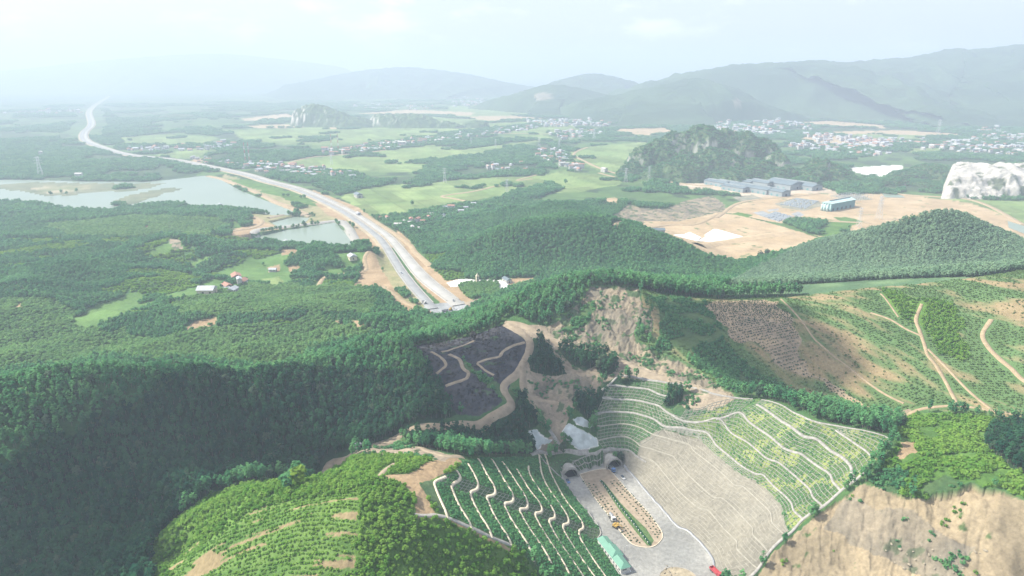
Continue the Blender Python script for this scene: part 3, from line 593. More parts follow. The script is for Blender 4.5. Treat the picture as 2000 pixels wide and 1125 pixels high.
# scrub patches on bare ground
for t, th, g in (('scar', .58, (.060, .095, .045)), ('cut', .70, (.075, .115, .045)), ('dirt', .64, (.075, .105, .055)), ('plain', .56, (.035, .065, .032)), ('cutgrey', .62, (.10, .115, .07)), ('lightwood', .56, (.035, .085, .035)), ('sand', .72, (.14, .17, .08)), ('burn', .66, (.05, .085, .045)), ('latr', .60, (.21, .25, .085))):
    m = gcv == COVN.index(t)
    s = 60. if t == 'plain' else 6.5 if t != 'sand' else 14
    k = sstep(th, th + .06, fbm(gxv[m] / s, gyv[m] / s, 55, 5))[:, None]
    _CC[m] = _CC[m] * (1 - k) + np.array(g) * k
_F = grid_faces(len(_ds), len(_az))
_fc = np.stack([gxv, gyv, gzv], -1)[_F].mean(1)
_cut = np.zeros(len(_F), bool)
for _px, _py in ((1113, 931.5), (1198.5, 912.5)):      # the mouths of the two tunnels are open
    _x, _y = at_z(_px, _py, 0.0); _u = (_fc[:, 0] - _x) * -.273 + (_fc[:, 1] - _y) * .962; _v = (_fc[:, 0] - _x) * .962 + (_fc[:, 1] - _y) * .273
    _cut |= (np.abs(_v) < 4.9) & (_u > 0) & (_u < 30) & (_fc[:, 2] < 6.3)
_me = new_mesh('ground', np.stack([gxv, gyv, gzv], -1), _F[~_cut], [M_GROUND])
_a = _me.attributes.new('cover', 'FLOAT_COLOR', 'POINT')
_a.data.foreach_set('color', np.concatenate([_CC, np.ones((len(_CC), 1))], 1).astype(np.float32).ravel())
put('ground', _me, kind='structure')
GRID_AZ, GRID_D = _az, _ds


_GZ2 = gzv.reshape(len(_ds), len(_az))


def H(x, y):
    """height of the ground sheet itself"""
    x = np.asarray(x, float); y = np.asarray(y, float)
    a = np.degrees(np.arctan2(x, y)); d = np.hypot(x, y)
    fa = np.interp(a, GRID_AZ, np.arange(len(GRID_AZ))); fd = np.interp(d, GRID_D, np.arange(len(GRID_D)))
    ia = np.minimum(fa.astype(int), len(GRID_AZ) - 2); i_d = np.minimum(fd.astype(int), len(GRID_D) - 2)
    fa = fa - ia; fd = fd - i_d
    z = _GZ2
    return (z[i_d, ia] * (1 - fa) + z[i_d, ia + 1] * fa) * (1 - fd) + (z[i_d + 1, ia] * (1 - fa) + z[i_d + 1, ia + 1] * fa) * fd
# ------------------------------------------------------------------ foliage
def leaf_material(name, c1, c2, trans=.38):
    m, nt, N, L, out = mat(name)
    oi = N.new('ShaderNodeObjectInfo')
    n = N.new('ShaderNodeTexNoise'); n.inputs['Scale'].default_value = .022; n.inputs['Detail'].default_value = 4
    L.new(oi.outputs['Location'], n.inputs['Vector'])
    mr = N.new('ShaderNodeMapRange'); L.new(n.outputs['Fac'], mr.inputs['Value'])
    mr.inputs['From Min'].default_value = .36; mr.inputs['From Max'].default_value = .64
    ad = N.new('ShaderNodeMath'); ad.operation = 'MULTIPLY_ADD'; L.new(oi.outputs['Random'], ad.inputs[0]); ad.inputs[1].default_value = 1.0; 
    m2 = N.new('ShaderNodeMath'); m2.operation = 'MULTIPLY_ADD'; L.new(mr.outputs[0], m2.inputs[0]); m2.inputs[1].default_value = .6; m2.inputs[2].default_value = -.3
    L.new(m2.outputs[0], ad.inputs[2])
    mx = N.new('ShaderNodeMix'); mx.data_type = 'RGBA'; mx.inputs[6].default_value = (*c1, 1); mx.inputs[7].default_value = (*c2, 1)
    L.new(ad.outputs[0], mx.inputs[0])
    d = N.new('ShaderNodeBsdfDiffuse'); t = N.new('ShaderNodeBsdfTranslucent'); s = N.new('ShaderNodeMixShader'); s.inputs[0].default_value = trans
    L.new(mx.outputs[2], d.inputs[0]); L.new(mx.outputs[2], t.inputs[0]); L.new(d.outputs[0], s.inputs[1]); L.new(t.outputs[0], s.inputs[2]); L.new(s.outputs[0], out.inputs[0])
    return m


M_BARK = simple('bark', (.17, .15, .125), .9, .25, 3)
LEAF = {'sunlit_palewood': leaf_material('leaves_sunlit_palewood', (.140, .250, .150), (.220, .340, .200)), 'light': leaf_material('leaves_light', (.105, .240, .080), (.185, .335, .110)), 'dark': leaf_material('leaves_dark', (.013, .068, .040), (.042, .128, .054)), 'mid': leaf_material('leaves_mid', (.052, .190, .080), (.130, .305, .115)),  # wood on the peaked hill has strong sunlight put into its leaf colours
        'bright': leaf_material('leaves_bright', (.100, .240, .038), (.205, .350, .066)), 'pale': leaf_material('leaves_pale', (.050, .095, .055), (.095, .150, .085)),
        'olive': leaf_material('leaves_olive', (.075, .145, .045), (.140, .205, .070)), 'lime': leaf_material('leaves_lime', (.130, .240, .035), (.190, .300, .050)), 'dry': leaf_material('twigs_dry', (.045, .045, .05), (.10, .09, .08))}


def crown_mesh(r, h0, h1, n, s, seed, shape='oval', lobes=0):
    """leaf clumps spread through the crown: bent leaf quads, open in places"""
    g = np.random.default_rng(seed)
    V = []; F = []
    hc = (h0 + h1) / 2; hh = (h1 - h0) / 2
    L = [(g.uniform(0, 6.28), g.uniform(-.6, .7), g.uniform(.35, .6)) for _ in range(lobes)]
    for k in range(n):
        u = g.uniform(-1, 1); a = g.uniform(0, 2 * math.pi); q = math.sqrt(1 - u * u); rad = g.uniform(.45, 1) ** .6
        prof = 1.0
        if shape == 'cone':
            prof = .35 + .65 * (1 - (u + 1) / 2) ** .8
        nrm = np.array([q * math.cos(a), q * math.sin(a), u])
        c = np.array([nrm[0] * r * rad * prof, nrm[1] * r * rad * prof, hc + u * hh * rad])
        if L and k % 2:
            la, lu, lr = L[k % lobes]
            c = np.array([math.cos(la) * r * .62, math.sin(la) * r * .62, hc + lu * hh * .7]) + nrm * r * lr
        nn = nrm * .55 + g.normal(0, .28, 3) + np.array([0, 0, .8]); nn /= np.linalg.norm(nn)
        t = np.cross(nn, g.normal(0, 1, 3)); t /= np.linalg.norm(t); b = np.cross(nn, t)
        e = s * g.uniform(.65, 1.3); i = len(V)
        V += [c - t * e - b * e * .6, c + t * e * .9 - b * e * .7 + nn * e * .25, c + t * e * .8 + b * e * .7, c - t * e * .7 + b * e * .8 - nn * e * .25]
        F.append((i, i + 1, i + 2, i + 3))
    return V, F


def trunk_mesh(r, h, seed, limbs=3):
    g = np.random.default_rng(seed); V = []; F = []

    def tube(P, rr):
        b = len(V); n = 5
        for p, q in zip(P, rr):
            for k in range(n):
                a = 2 * math.pi * k / n; V.append((p[0] + q * math.cos(a), p[1] + q * math.sin(a), p[2]))
        for j in range(len(P) - 1):
            for k in range(n):
                F.append((b + j * n + k, b + j * n + (k + 1) % n, b + (j + 1) * n + (k + 1) % n, b + (j + 1) * n + k))
    tube([(0, 0, -.6), (g.normal(0, .08), g.normal(0, .08), h * .45), (g.normal(0, .15), g.normal(0, .15), h * .9)], [r, r * .75, r * .25])
    for _ in range(limbs):
        z = h * g.uniform(.4, .7); a = g.uniform(0, 6.28); l = h * .2
        tube([(0, 0, z), (math.cos(a) * l * .6, math.sin(a) * l * .6, z + l * .5), (math.cos(a) * l, math.sin(a) * l, z + l)], [r * .5, r * .35, r * .12])
    return V, F


def joined(name, parts):
    V = []; F = []; fm = []; mats = []
    for (v, f, m) in parts:
        b = len(V); V += list(v); F += [tuple(i + b for i in q) for q in f]
        if m not in mats:
            mats.append(m)
        fm += [mats.index(m)] * len(f)
    return new_mesh(name, V, F, mats, False, fm)


# kinds of plants: crown and trunk in real metres
KIND = {  # radius, crown base, top, leaves, leaf size, trunk radius, shape, lobes
 'slender': (1.7, 2.6, 10.5, 100, .60, .13, 'oval', 3), 'round': (2.6, 1.8, 7.6, 105, .80, .16, 'oval', 4), 'bush': (1.75, .5, 4.2, 75, .52, .08, 'oval', 3),
 'shrub': (1.05, .05, 1.7, 34, .40, .04, 'oval', 2), 'sapling': (.55, .02, 1.0, 14, .30, .02, 'oval', 0), 'tuft': (.7, -.1, .5, 12, .34, .01, 'oval', 0),
}
PARTS = {}
for ki, (kn, (r, h0, h1, n, s, tr, sh, lo)) in enumerate(KIND.items()):
    PARTS[kn] = [(crown_mesh(r * f, h0, h1 * (.9 + .1 * f), n, s, 100 * ki + v, sh, lo), trunk_mesh(tr, h1, 100 * ki + v)) for v, f in enumerate((1, .88, 1.12, 1.0))]


def canopy_patch(seed):
    g = np.random.default_rng(seed); V = []; F = []
    for k in range(7):
        a = k * 2.4; d = 1.9 * math.sqrt(k)
        v, f = crown_mesh(2.6 * g.uniform(.8, 1.2), 1.0, 7 * g.uniform(.7, 1.15), 34, 1.05, seed * 10 + k)
        b = len(V); V += [(p[0] + d * math.cos(a) * 1.25, p[1] + d * math.sin(a) * 1.25, p[2]) for p in v]; F += [tuple(i + b for i in q) for q in f]
    return V, F


def protos(kind, leaf):
    out = []
    for v in range(4):
        if kind == 'stone':
            out.append(bpy.data.objects.new('stone', BM[v])); continue
        if kind == 'patch':
            c = canopy_patch(40 + v); me = joined('canopy', [(*c, LEAF[leaf])])
        else:
            c, t = PARTS[kind][v]; me = joined(kind, [(*c, LEAF[leaf]), (*t, M_BARK)] if kind in ('slender', 'round', 'bush') else [(*c, LEAF[leaf])])
        o = bpy.data.objects.new(kind + '_plant', me); out.append(o)
    return out


def scatter_obj(name, label, cat, P, rot, scl, zs, kind, leaf):
    """one mass of plants nobody could count: instances on scattered ground points"""
    me = bpy.data.meshes.new(name); me.vertices.add(len(P)); me.vertices.foreach_set('co', P.astype(np.float32).ravel())
    for an, ty, d in (('turn', 'FLOAT', rot), ('size', 'FLOAT', scl), ('tall', 'FLOAT', zs), ('pick', 'INT', rng.integers(0, 4, len(P)))):
        a = me.attributes.new(an, ty, 'POINT'); a.data.foreach_set('value', np.asarray(d, np.int32 if ty == 'INT' else np.float32))
    o = put(name, me, label, cat, kind='stuff')
    ng = bpy.data.node_groups.new(name, 'GeometryNodeTree')
    ng.interface.new_socket('Geometry', in_out='INPUT', socket_type='NodeSocketGeometry'); ng.interface.new_socket('Geometry', in_out='OUTPUT', socket_type='NodeSocketGeometry')
    N = ng.nodes; L = ng.links
    gi = N.new('NodeGroupInput'); go = N.new('NodeGroupOutput'); ip = N.new('GeometryNodeInstanceOnPoints'); j = N.new('GeometryNodeJoinGeometry')
    for p in protos(kind, leaf):
        oi = N.new('GeometryNodeObjectInfo'); oi.inputs['Object'].default_value = p
        g2 = N.new('GeometryNodeGeometryToInstance'); L.new(oi.outputs['Geometry'], g2.inputs[0]); L.new(g2.outputs[0], j.inputs[0])

    def attr(an, ty):
        a = N.new('GeometryNodeInputNamedAttribute'); a.data_type = ty; a.inputs['Name'].default_value = an; return a.outputs[0]
    cr = N.new('ShaderNodeCombineXYZ'); L.new(attr('turn', 'FLOAT'), cr.inputs[2])
    cs = N.new('ShaderNodeCombineXYZ'); sz = attr('size', 'FLOAT'); L.new(sz, cs.inputs[0]); L.new(sz, cs.inputs[1]); L.new(attr('tall', 'FLOAT'), cs.inputs[2])
    L.new(gi.outputs[0], ip.inputs['Points']); L.new(j.outputs[0], ip.inputs['Instance']); ip.inputs['Pick Instance'].default_value = True
    L.new(attr('pick', 'INT'), ip.inputs['Instance Index']); L.new(cr.outputs[0], ip.inputs['Rotation']); L.new(cs.outputs[0], ip.inputs['Scale'])
    L.new(ip.outputs[0], go.inputs[0])
    md = o.modifiers.new('plants', 'NODES'); md.node_group = ng
    return o


def candidates(d0, d1, sp, az=41):
    """jittered points over the ground between two distances"""
    X = np.arange(-d1, d1, sp); Y = np.arange(0, d1, sp)
    gx, gy = np.meshgrid(X, Y); gx = gx.ravel(); gy = gy.ravel()
    d = np.hypot(gx, gy); k = (d > d0 - sp) & (d < d1 + sp) & (np.abs(gx) < np.tan(R(az)) * gy + 30)
    gx = gx[k] + rng.uniform(-.42, .42, k.sum()) * sp; gy = gy[k] + rng.uniform(-.42, .42, k.sum()) * sp
    d = np.hypot(gx, gy); k = (d > d0) & (d < d1)
    return gx[k], gy[k]


def framed(x, y, z, m=60):
    px, py, dep = project(x, y, z)
    return (px > -m) & (px < 2000 + m) & (py > -m) & (py < 1125 + m + 60) & (dep > 0)


# keep plants off roads, benches and yards: dists are filled by what is built on the land
CLEAR = []   # (polyline, half width)
POOL = {}    # stand -> lists of x, y, scale, z-scale


def add(stand, x, y, s, zs, z=None):
    POOL.setdefault(stand, []).append((x, y, s, zs, H(x, y) - .1 if z is None else z))


def clear_mask(x, y):
    k = np.ones(x.shape, bool)
    for P, hw in CLEAR:
        b = (x > P[:, 0].min() - hw) & (x < P[:, 0].max() + hw) & (y > P[:, 1].min() - hw) & (y < P[:, 1].max() + hw) & k
        if b.any():
            k[np.where(b)[0][seg_dist(x[b], y[b], P) < hw]] = False
    return k


def ci(*n):
    return [COVN.index(a) for a in n]


def plant_all():
    def U(n, a, b):
        return rng.uniform(a, b, n)
    # tall stands of the near mountain
    x, y = candidates(200, 660, 3.1); c = cover_at(x, y); k = clear_mask(x, y); x, y, c = x[k], y[k], c[k]
    st = fbm(x / 60, y / 60, 301, 3)
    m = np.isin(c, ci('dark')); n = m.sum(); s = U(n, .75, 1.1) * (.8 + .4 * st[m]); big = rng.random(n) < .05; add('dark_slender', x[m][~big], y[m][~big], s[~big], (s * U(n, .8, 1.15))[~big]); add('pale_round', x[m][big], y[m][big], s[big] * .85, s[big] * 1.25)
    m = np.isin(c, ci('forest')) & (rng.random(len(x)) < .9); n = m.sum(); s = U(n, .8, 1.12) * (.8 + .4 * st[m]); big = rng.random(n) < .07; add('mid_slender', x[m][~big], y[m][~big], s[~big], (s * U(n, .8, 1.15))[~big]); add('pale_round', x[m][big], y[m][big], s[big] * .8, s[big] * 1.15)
    m = np.isin(c, ci('lightwood')) & (rng.random(len(x)) < .9); n = m.sum(); s = U(n, .42, .66) * (.8 + .5 * st[m]); add('light_round', x[m], y[m], s, s * U(n, .9, 1.3))
    # young trees and shrubs
    x, y = candidates(200, 640, 1.75); c = cover_at(x, y); k = clear_mask(x, y); x, y, c = x[k], y[k], c[k]
    q = fbm(x / 9, y / 9, 302, 3)
    m = np.isin(c, ci('young')) & (rng.random(len(x)) < .93); n = m.sum(); s = U(n, .3, .72) * (.65 + .6 * q[m]); add('bright_bush', x[m], y[m], s, s * U(n, .8, 1.2))
    m = np.isin(c, ci('scrub')) & (q > .38); n = m.sum(); s = U(n, .7, 1.3) * (.5 + 1.1 * q[m]); add('bright_shrub', x[m], y[m], s * 1.1, s * U(n, .7, 1.5))
    m = np.isin(c, ci('scrubdark')) & (q > .40); n = m.sum(); s = U(n, .7, 1.4); add('dark_shrub', x[m], y[m], s, s * U(n, .7, 1.3))
    m = np.isin(c, ci('scar', 'dirt', 'cutgrey')) & (q > .60) & (rng.random(len(x)) < .55); n = m.sum(); s = U(n, .5, 1.2); add('dark_shrub', x[m], y[m], s, s)
    m = np.isin(c, ci('cut')) & (q > .70) & (rng.random(len(x)) < .35); n = m.sum(); s = U(n, .5, 1.0); add('bright_shrub', x[m], y[m], s, s)
    m = np.isin(c, ci('cut', 'cutgrey', 'scar')) & (rng.random(len(x)) < .10 + .25 * (q < .42)); n = m.sum(); s = U(n, .08, .26); add('rubble', x[m], y[m], s, s * .8)
    m = np.isin(c, ci('burn')) & (rng.random(len(x)) < .30); n = m.sum(); s = U(n, .5, 1.0); add('dry_shrub', x[m], y[m], s, s * .7)
    # planted rows
    a = R(14)
    for (cov, row, inrow, stand, lo, hi, dr) in (('rows', 1.9, .95, 'bright_sapling', .7, 1.3, (250, 450)), ('rowsoil', 2.3, 1.3, 'olive_sapling', .6, 1.3, (330, 680)), ('rowbare', 2.6, 1.7, 'dark_sapling', .7, 1.15, (330, 680))):
        X, Y = np.meshgrid(np.arange(-330, 560, inrow), np.arange(170, 700, row)); X = X.ravel(); Y = Y.ravel()
        Y = Y + 6 * np.sin(X / 37.) + 3 * np.sin(X / 15. + 1)
        d = np.hypot(X, Y); k = (d > dr[0] - 60) & (d < dr[1]) & (np.abs(X) < .9 * Y)
        k &= rng.random(len(X)) < .86; X, Y = X[k] + U(k.sum(), -.45, .45), Y[k] + U(k.sum(), -.4, .4)
        c = cover_at(X, Y); m = np.isin(c, ci(cov)) & clear_mask(X, Y); X, Y = X[m], Y[m]
        if cov == 'rowsoil':
            g = fbm((X * .85 + Y * .55) / 11., (X * -.55 + Y * .85) / 38., 63, 4); m = rng.random(len(X)) < np.clip(1.1 - (g - .42) * 6, .22, .95); X, Y = X[m], Y[m]
        if cov == 'rows':
            g = fbm(X / 22., Y / 2.6, 72, 3); m = g < .66; X, Y = X[m], Y[m]
        n = len(X); s = U(n, lo, hi); add(stand, X, Y, s, s * U(n, .7, 1.1))
    # grass tufts on the engineered slopes
    x, y = candidates(220, 460, 1.25); c = cover_at(x, y); k = clear_mask(x, y)
    m = k & np.isin(c, ci('latl')); n = m.sum(); s = U(n, .8, 1.5); add('dark_tuft', x[m], y[m], s, s)
    m = k & np.isin(c, ci('latg', 'latr')) & (rng.random(len(x)) < .45); n = m.sum(); s = U(n, .6, 1.2); add('bright_tuft', x[m], y[m], s, s * .7)
    # woods on the plain side
    for d0, d1, sp, fs in ((640, 980, 3.0, .76), (980, 1500, 4.0, 1.0)):
        x, y = candidates(d0, d1, sp); c = cover_at(x, y); k = clear_mask(x, y); x, y, c = x[k], y[k], c[k]
        st = fbm(x / 90, y / 90, 310, 3); cell = _hash(np.floor(x / 85 + .6 * st), np.floor(y / 120 + .5 * st), 7)
        gap = fbm(x / 70., y / 45., 311, 4)
        wood = np.isin(c, ci('forest')) & ((gap > .43) | (y > 1000) | (x > -60))
        m = wood; n = m.sum(); s = U(n, .85, 1.2) * (.55 + .55 * cell[m]) * fs; add('mid_round', x[m], y[m], s * .92, s * U(n, .85, 1.15))
        m = np.isin(c, ci('forest')) & ~wood & (rng.random(len(x)) < .8); n = m.sum(); s = U(n, .7, 1.1) * fs; add('bright_bush', x[m], y[m], s * 1.3, s * .8)
        m = np.isin(c, ci('meadow', 'scrub', 'verge')) & (gap > .60); n = m.sum(); s = U(n, .6, 1.1) * fs; add('mid_round', x[m], y[m], s, s)
        m = np.isin(c, ci('clump')) & (rng.random(len(x)) < .8); n = m.sum(); s = U(n, .7, 1.25) * fs; add('mid_round', x[m], y[m], s, s)
        m = np.isin(c, ci('sunlit_palewood')); n = m.sum(); s = U(n, .85, 1.2) * fs; add('sunlit_pale_wood', x[m], y[m], s * .95, s * U(n, .9, 1.2))
        m = np.isin(c, ci('lightwood')); n = m.sum(); s = U(n, .5, .72) * fs; add('light_round', x[m], y[m], s * 1.5, s * U(n, .8, 1.1))
    # far woods and village trees
    x, y = candidates(1500, 3300, 9.5); c = cover_at(x, y); k = clear_mask(x, y); x, y, c = x[k], y[k], c[k]
    gap = fbm(x / 110., y / 110., 321, 4)
    m = np.isin(c, ci('forest')) | (np.isin(c, ci('clump')) & (gap > .42)) | (np.isin(c, ci('plain')) & (gap > .52)) | (np.isin(c, ci('field', 'mud', 'pad')) & (gap > .72)); n = m.sum()
    s = U(n, .7, 1.25); add('far_patch', x[m], y[m], s, s * U(n, .8, 1.2))
    x, y = candidates(3300, 6500, 27); k = seg_dist(x, y, HW) > 75; x, y = x[k], y[k]; c = cover_at(x, y); gap = fbm(x / 240., y / 240., 331, 4)
    m = (np.isin(c, ci('forest', 'clump')) & (gap > .44)) | (np.isin(c, ci('plain')) & (gap > .5)); n = m.sum()
    s = U(n, 1.6, 2.6); add('far_patch', x[m], y[m], s, s * .62)


STAND = {
 'sunlit_pale_wood': ('round', 'sunlit_palewood', 'woods', 'pale green wood, coloured as if in strong sun, on the peaked hill at the right beyond the planted slope', 'woods'),
 'olive_sapling': ('sapling', 'olive', 'ground_crop', 'broken rows of olive green saplings on the wide planted hillside', 'saplings'),
 'rubble': ('stone', 'rock', 'rubble', 'small loose stones on the bare cut bank and scars', 'rubble'),
 'light_round': ('round', 'light', 'young_woods', 'light green young woods on the low land behind the dark ridge', 'woods'),
 'crag_patch': ('patch', 'mid', 'undergrowth', 'green bushes and small trees clinging to the limestone hills', 'undergrowth'),
 'pale_round': ('round', 'pale', 'woods', 'paler broad crowned trees scattered through the near mountain forest', 'woods'),  # stand -> kind, leaves, name, label, category, size of one plant
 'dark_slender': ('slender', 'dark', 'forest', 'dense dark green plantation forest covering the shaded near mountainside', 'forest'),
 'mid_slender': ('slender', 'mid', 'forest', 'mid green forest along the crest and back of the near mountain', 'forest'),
 'bright_bush': ('bush', 'bright', 'young_forest', 'bright green young plantation on the sunlit hill at lower left and in clearings', 'young trees'),
 'bright_shrub': ('shrub', 'bright', 'shrubbery', 'bright green shrubs on the knoll beside the latticed slope', 'shrubbery'),
 'dark_shrub': ('shrub', 'mid', 'undergrowth', 'mid green low shrubs in the gully and on the bare scars', 'undergrowth'),
 'dry_shrub': ('shrub', 'dry', 'debris', 'grey felled branches strewn over the burnt clearing', 'felled branches'),
 'bright_sapling': ('sapling', 'bright', 'ground_crop', 'rows of small green saplings on the terraced hillsides', 'saplings'),
 'dark_sapling': ('sapling', 'dark', 'seedling_crop', 'rows of sparse dark seedlings on the bare brown hillside', 'seedlings'),
 'dark_tuft': ('tuft', 'mid', 'grass', 'mid green grass between the zigzag benches of the left cut slope', 'grass'),
 'bright_tuft': ('tuft', 'mid', 'grass', 'short green grass between the concrete beams of the right cut slope', 'grass'),
 'mid_round': ('round', 'mid', 'woods', 'green woods and tree belts on the plain beyond the mountain', 'woods'),
 'far_patch': ('patch', 'mid', 'woods', 'far hazy woods and village trees across the valley plain', 'woods'),
}
# ------------------------------------------------------------------ builders
class MB:
    """collects boxes, prisms, tubes and quads into one mesh"""
    def __init__(s):
        s.V = []; s.F = []; s.M = []

    def poly(s, pts, faces, m=0):
        b = len(s.V); s.V += [tuple(map(float, p)) for p in pts]; s.F += [tuple(i + b for i in f) for f in faces]; s.M += [m] * len(faces); return s

    def box(s, x0, x1, y0, y1, z0, z1, m=0):
        return s.poly([(x0, y0, z0), (x1, y0, z0), (x1, y1, z0), (x0, y1, z0), (x0, y0, z1), (x1, y0, z1), (x1, y1, z1), (x0, y1, z1)],
                      [(3, 2, 1, 0), (4, 5, 6, 7), (0, 1, 5, 4), (1, 2, 6, 5), (2, 3, 7, 6), (3, 0, 4, 7)], m)

    def bar(s, a, b, r, n=4, r2=None, m=0):
        a = Vector(a); b = Vector(b); d = (b - a).normalized(); u = d.orthogonal().normalized(); w = d.cross(u); r2 = r if r2 is None else r2
        P = []
        for c, q in ((a, r), (b, r2)):
            for k in range(n):
                t = 2 * math.pi * (k + .5) / n; P.append(c + (u * math.cos(t) + w * math.sin(t)) * q)
        F = [(k, (k + 1) % n, n + (k + 1) % n, n + k) for k in range(n)] + [tuple(range(n))[::-1], tuple(range(n, 2 * n))]
        return s.poly(P, F, m)

    def prism(s, prof, axis, a, b, m=0):
        """profile of 2D points pushed along x ('x': profile in y,z) or y ('y': profile in x,z)"""
        n = len(prof); P = []
        for t in (a, b):
            P += [((t, p, q) if axis == 'x' else (p, t, q)) for p, q in prof]
        F = [(k, (k + 1) % n, n + (k + 1) % n, n + k) for k in range(n)] + [tuple(range(n))[::-1], tuple(range(n, 2 * n))]
        return s.poly(P, F, m)

    def build(s, name, mats, parent=None, smooth=False, **kw):
        me = new_mesh(name, s.V, s.F, mats if isinstance(mats, (list, tuple)) else [mats], smooth, s.M)
        bm = bmesh.new(); bm.from_mesh(me); bmesh.ops.recalc_face_normals(bm, faces=bm.faces); bm.to_mesh(me); bm.free()
        return put(name, me, parent=parent, **kw)


def thing(name, label, cat, loc, rz=0, group=None):
    o = bpy.data.objects.new(name, None); col.objects.link(o); o.location = loc; o.rotation_euler = (0, 0, rz); o.empty_display_size = .5
    o['label'] = label; o['category'] = cat
    if group:
        o['group'] = group
    return o


def dup(root, loc, rz, label=None, s=None):
    r = root.copy(); col.objects.link(r); r.location = loc; r.rotation_euler = (0, 0, rz)
    if label:
        r['label'] = label
    if s:
        r.scale = s
    for ch in list(root.children):
        c = ch.copy(); col.objects.link(c); c.parent = r
        for g in ch.children:
            d = g.copy(); col.objects.link(d); d.parent = c
    return r


def px_line(pts, z=None, dmax=NEAR, step=2.0):
    p = np.array(pts, float)
    P = np.stack(at_z(p[:, 0], p[:, 1], z), -1) if z is not None else unproj(p[:, 0], p[:, 1], dmax)
    return spline(P, step)


def side(P):
    d = np.gradient(P, axis=0); d /= np.linalg.norm(d, axis=1)[:, None] + 1e-9
    return np.stack([-d[:, 1], d[:, 0]], -1)


def ribbon_geo(P, hw, top=.3, skirt=.5, drop=.8, level=False, zc=None, cols=1):
    """a band laid over the land: flat top and side skirts that go into the ground"""
    hw = np.broadcast_to(np.asarray(hw, float), (len(P),))[:, None]
    n = side(P); rows = []
    offs = [(-1, -skirt, -drop)] + [(-1 + 2 * k / cols, 0, top) for k in range(cols + 1)] + [(1, skirt, -drop)]
    hc = H(P[:, 0], P[:, 1])
    for f, ex, dz in offs:
        Q = P + n * (hw * f + ex)
        z = (hc if level else H(Q[:, 0], Q[:, 1])) if zc is None else np.full(len(P), zc)
        rows.append(np.concatenate([Q, (z + dz)[:, None]], 1))
    V = np.stack(rows, 1).reshape(-1, 3)
    return V, grid_faces(len(P), len(offs))[:, ::-1]


def ribbon(name, P, hw, m, label=None, cat=None, group=None, kind=None, **kw):
    V, F = ribbon_geo(P, hw, **kw)
    return put(name, new_mesh(name, V, F, [m], True), label, cat, group, kind)


from mathutils.geometry import tessellate_polygon


def flat_poly(name, P, z, m, zfun=None, thick=0, **kw):
    V3 = [Vector((p[0], p[1], 0)) for p in P]
    T = tessellate_polygon([V3])
    zz = [z if zfun is None else float(zfun(p[0], p[1])) + z for p in P]
    mb = MB(); n = len(P)
    pts = [(p[0], p[1], q) for p, q in zip(P, zz)]
    mb.poly(pts, T)
    if thick:
        mb.poly(pts + [(p[0], p[1], q - thick) for p, q in zip(P, zz)], [(k, (k + 1) % n, n + (k + 1) % n, n + k) for k in range(n)])
    return mb.build(name, m, **kw)


# ------------------------------------------------------------------ materials
M_CONC = simple('concrete', (.29, .28, .255), .85, .25, .6, bump=.2)
M_CREAM = simple('concrete_cream', (.56, .49, .37), .85, .18, .5)
M_BEAM = simple('lattice_concrete', (.235, .24, .20), .9, .2, .4)
M_BEAMB = simple('lattice_concrete_dusty', (.30, .285, .235), .9, .15, .4)
M_ASPH = simple('road_surface', (.25, .26, .26), .85, .16, .06)
M_ROAD = simple('road_far_surface', (.34, .335, .31), .85, .14, .05)
M_DIRT = simple('dirt_track', (.27, .22, .155), .95, .2, .25, bump=.5)
M_DIRTW = simple('dirt_track_pale', (.31, .24, .15), .95, .18, .25, bump=.4)
M_WHITE = simple('white_paint', (.58, .58, .56), .6, .08, .8)
M_ROOFG = simple('green_sheet_roof', (.12, .27, .20), .5, .07, .5)
M_DARK = simple('dark_opening', (.012, .014, .017), .7, .1, 1)
M_GLASS = simple('window_glass', (.05, .07, .09), .15, .1, 1, spec=.6)
M_GREY = simple('grey_steel', (.30, .31, .32), .5, .15, 1, metal=.3)
M_PYLON = simple('galvanised_steel', (.55, .57, .58), .5, .1, 1, metal=.2)
M_REDP = simple('red_paint', (.38, .06, .07), .4, .12, 1)
M_YEL = simple('yellow_paint', (.40, .27, .07), .5, .15, 1.2)
M_TYRE = simple('tyre_rubber', (.03, .03, .032), .9, .2, 3)
M_BLUE = simple('blue_paint', (.10, .20, .42), .5, .15, 1)
M_SHEDR = simple('shed_roof', (.125, .165, .185), .55, .12, .05)
M_SHEDW = simple('shed_wall', (.25, .29, .30), .7, .12, .1)
M_TEAL = simple('teal_cladding', (.10, .24, .25), .6, .12, .1)
M_TEALP = simple('teal_pale_cladding', (.42, .58, .56), .6, .1, .1)
M_TILE = simple('red_tile_roof', (.32, .17, .125), .8, .2, .5)
M_TIN = simple('pale_tin_roof', (.36, .38, .40), .5, .2, .4)
M_LINER = simple('white_liner', (.80, .80, .80), .5, .04, .05, bump=.1)
M_SHOT = simple('sprayed_concrete', (.44, .49, .49), .9, .25, .22, bump=.9)
M_ROCK = simple('boulder_rock', (.27, .235, .175), .95, .22, .7, bump=.7)


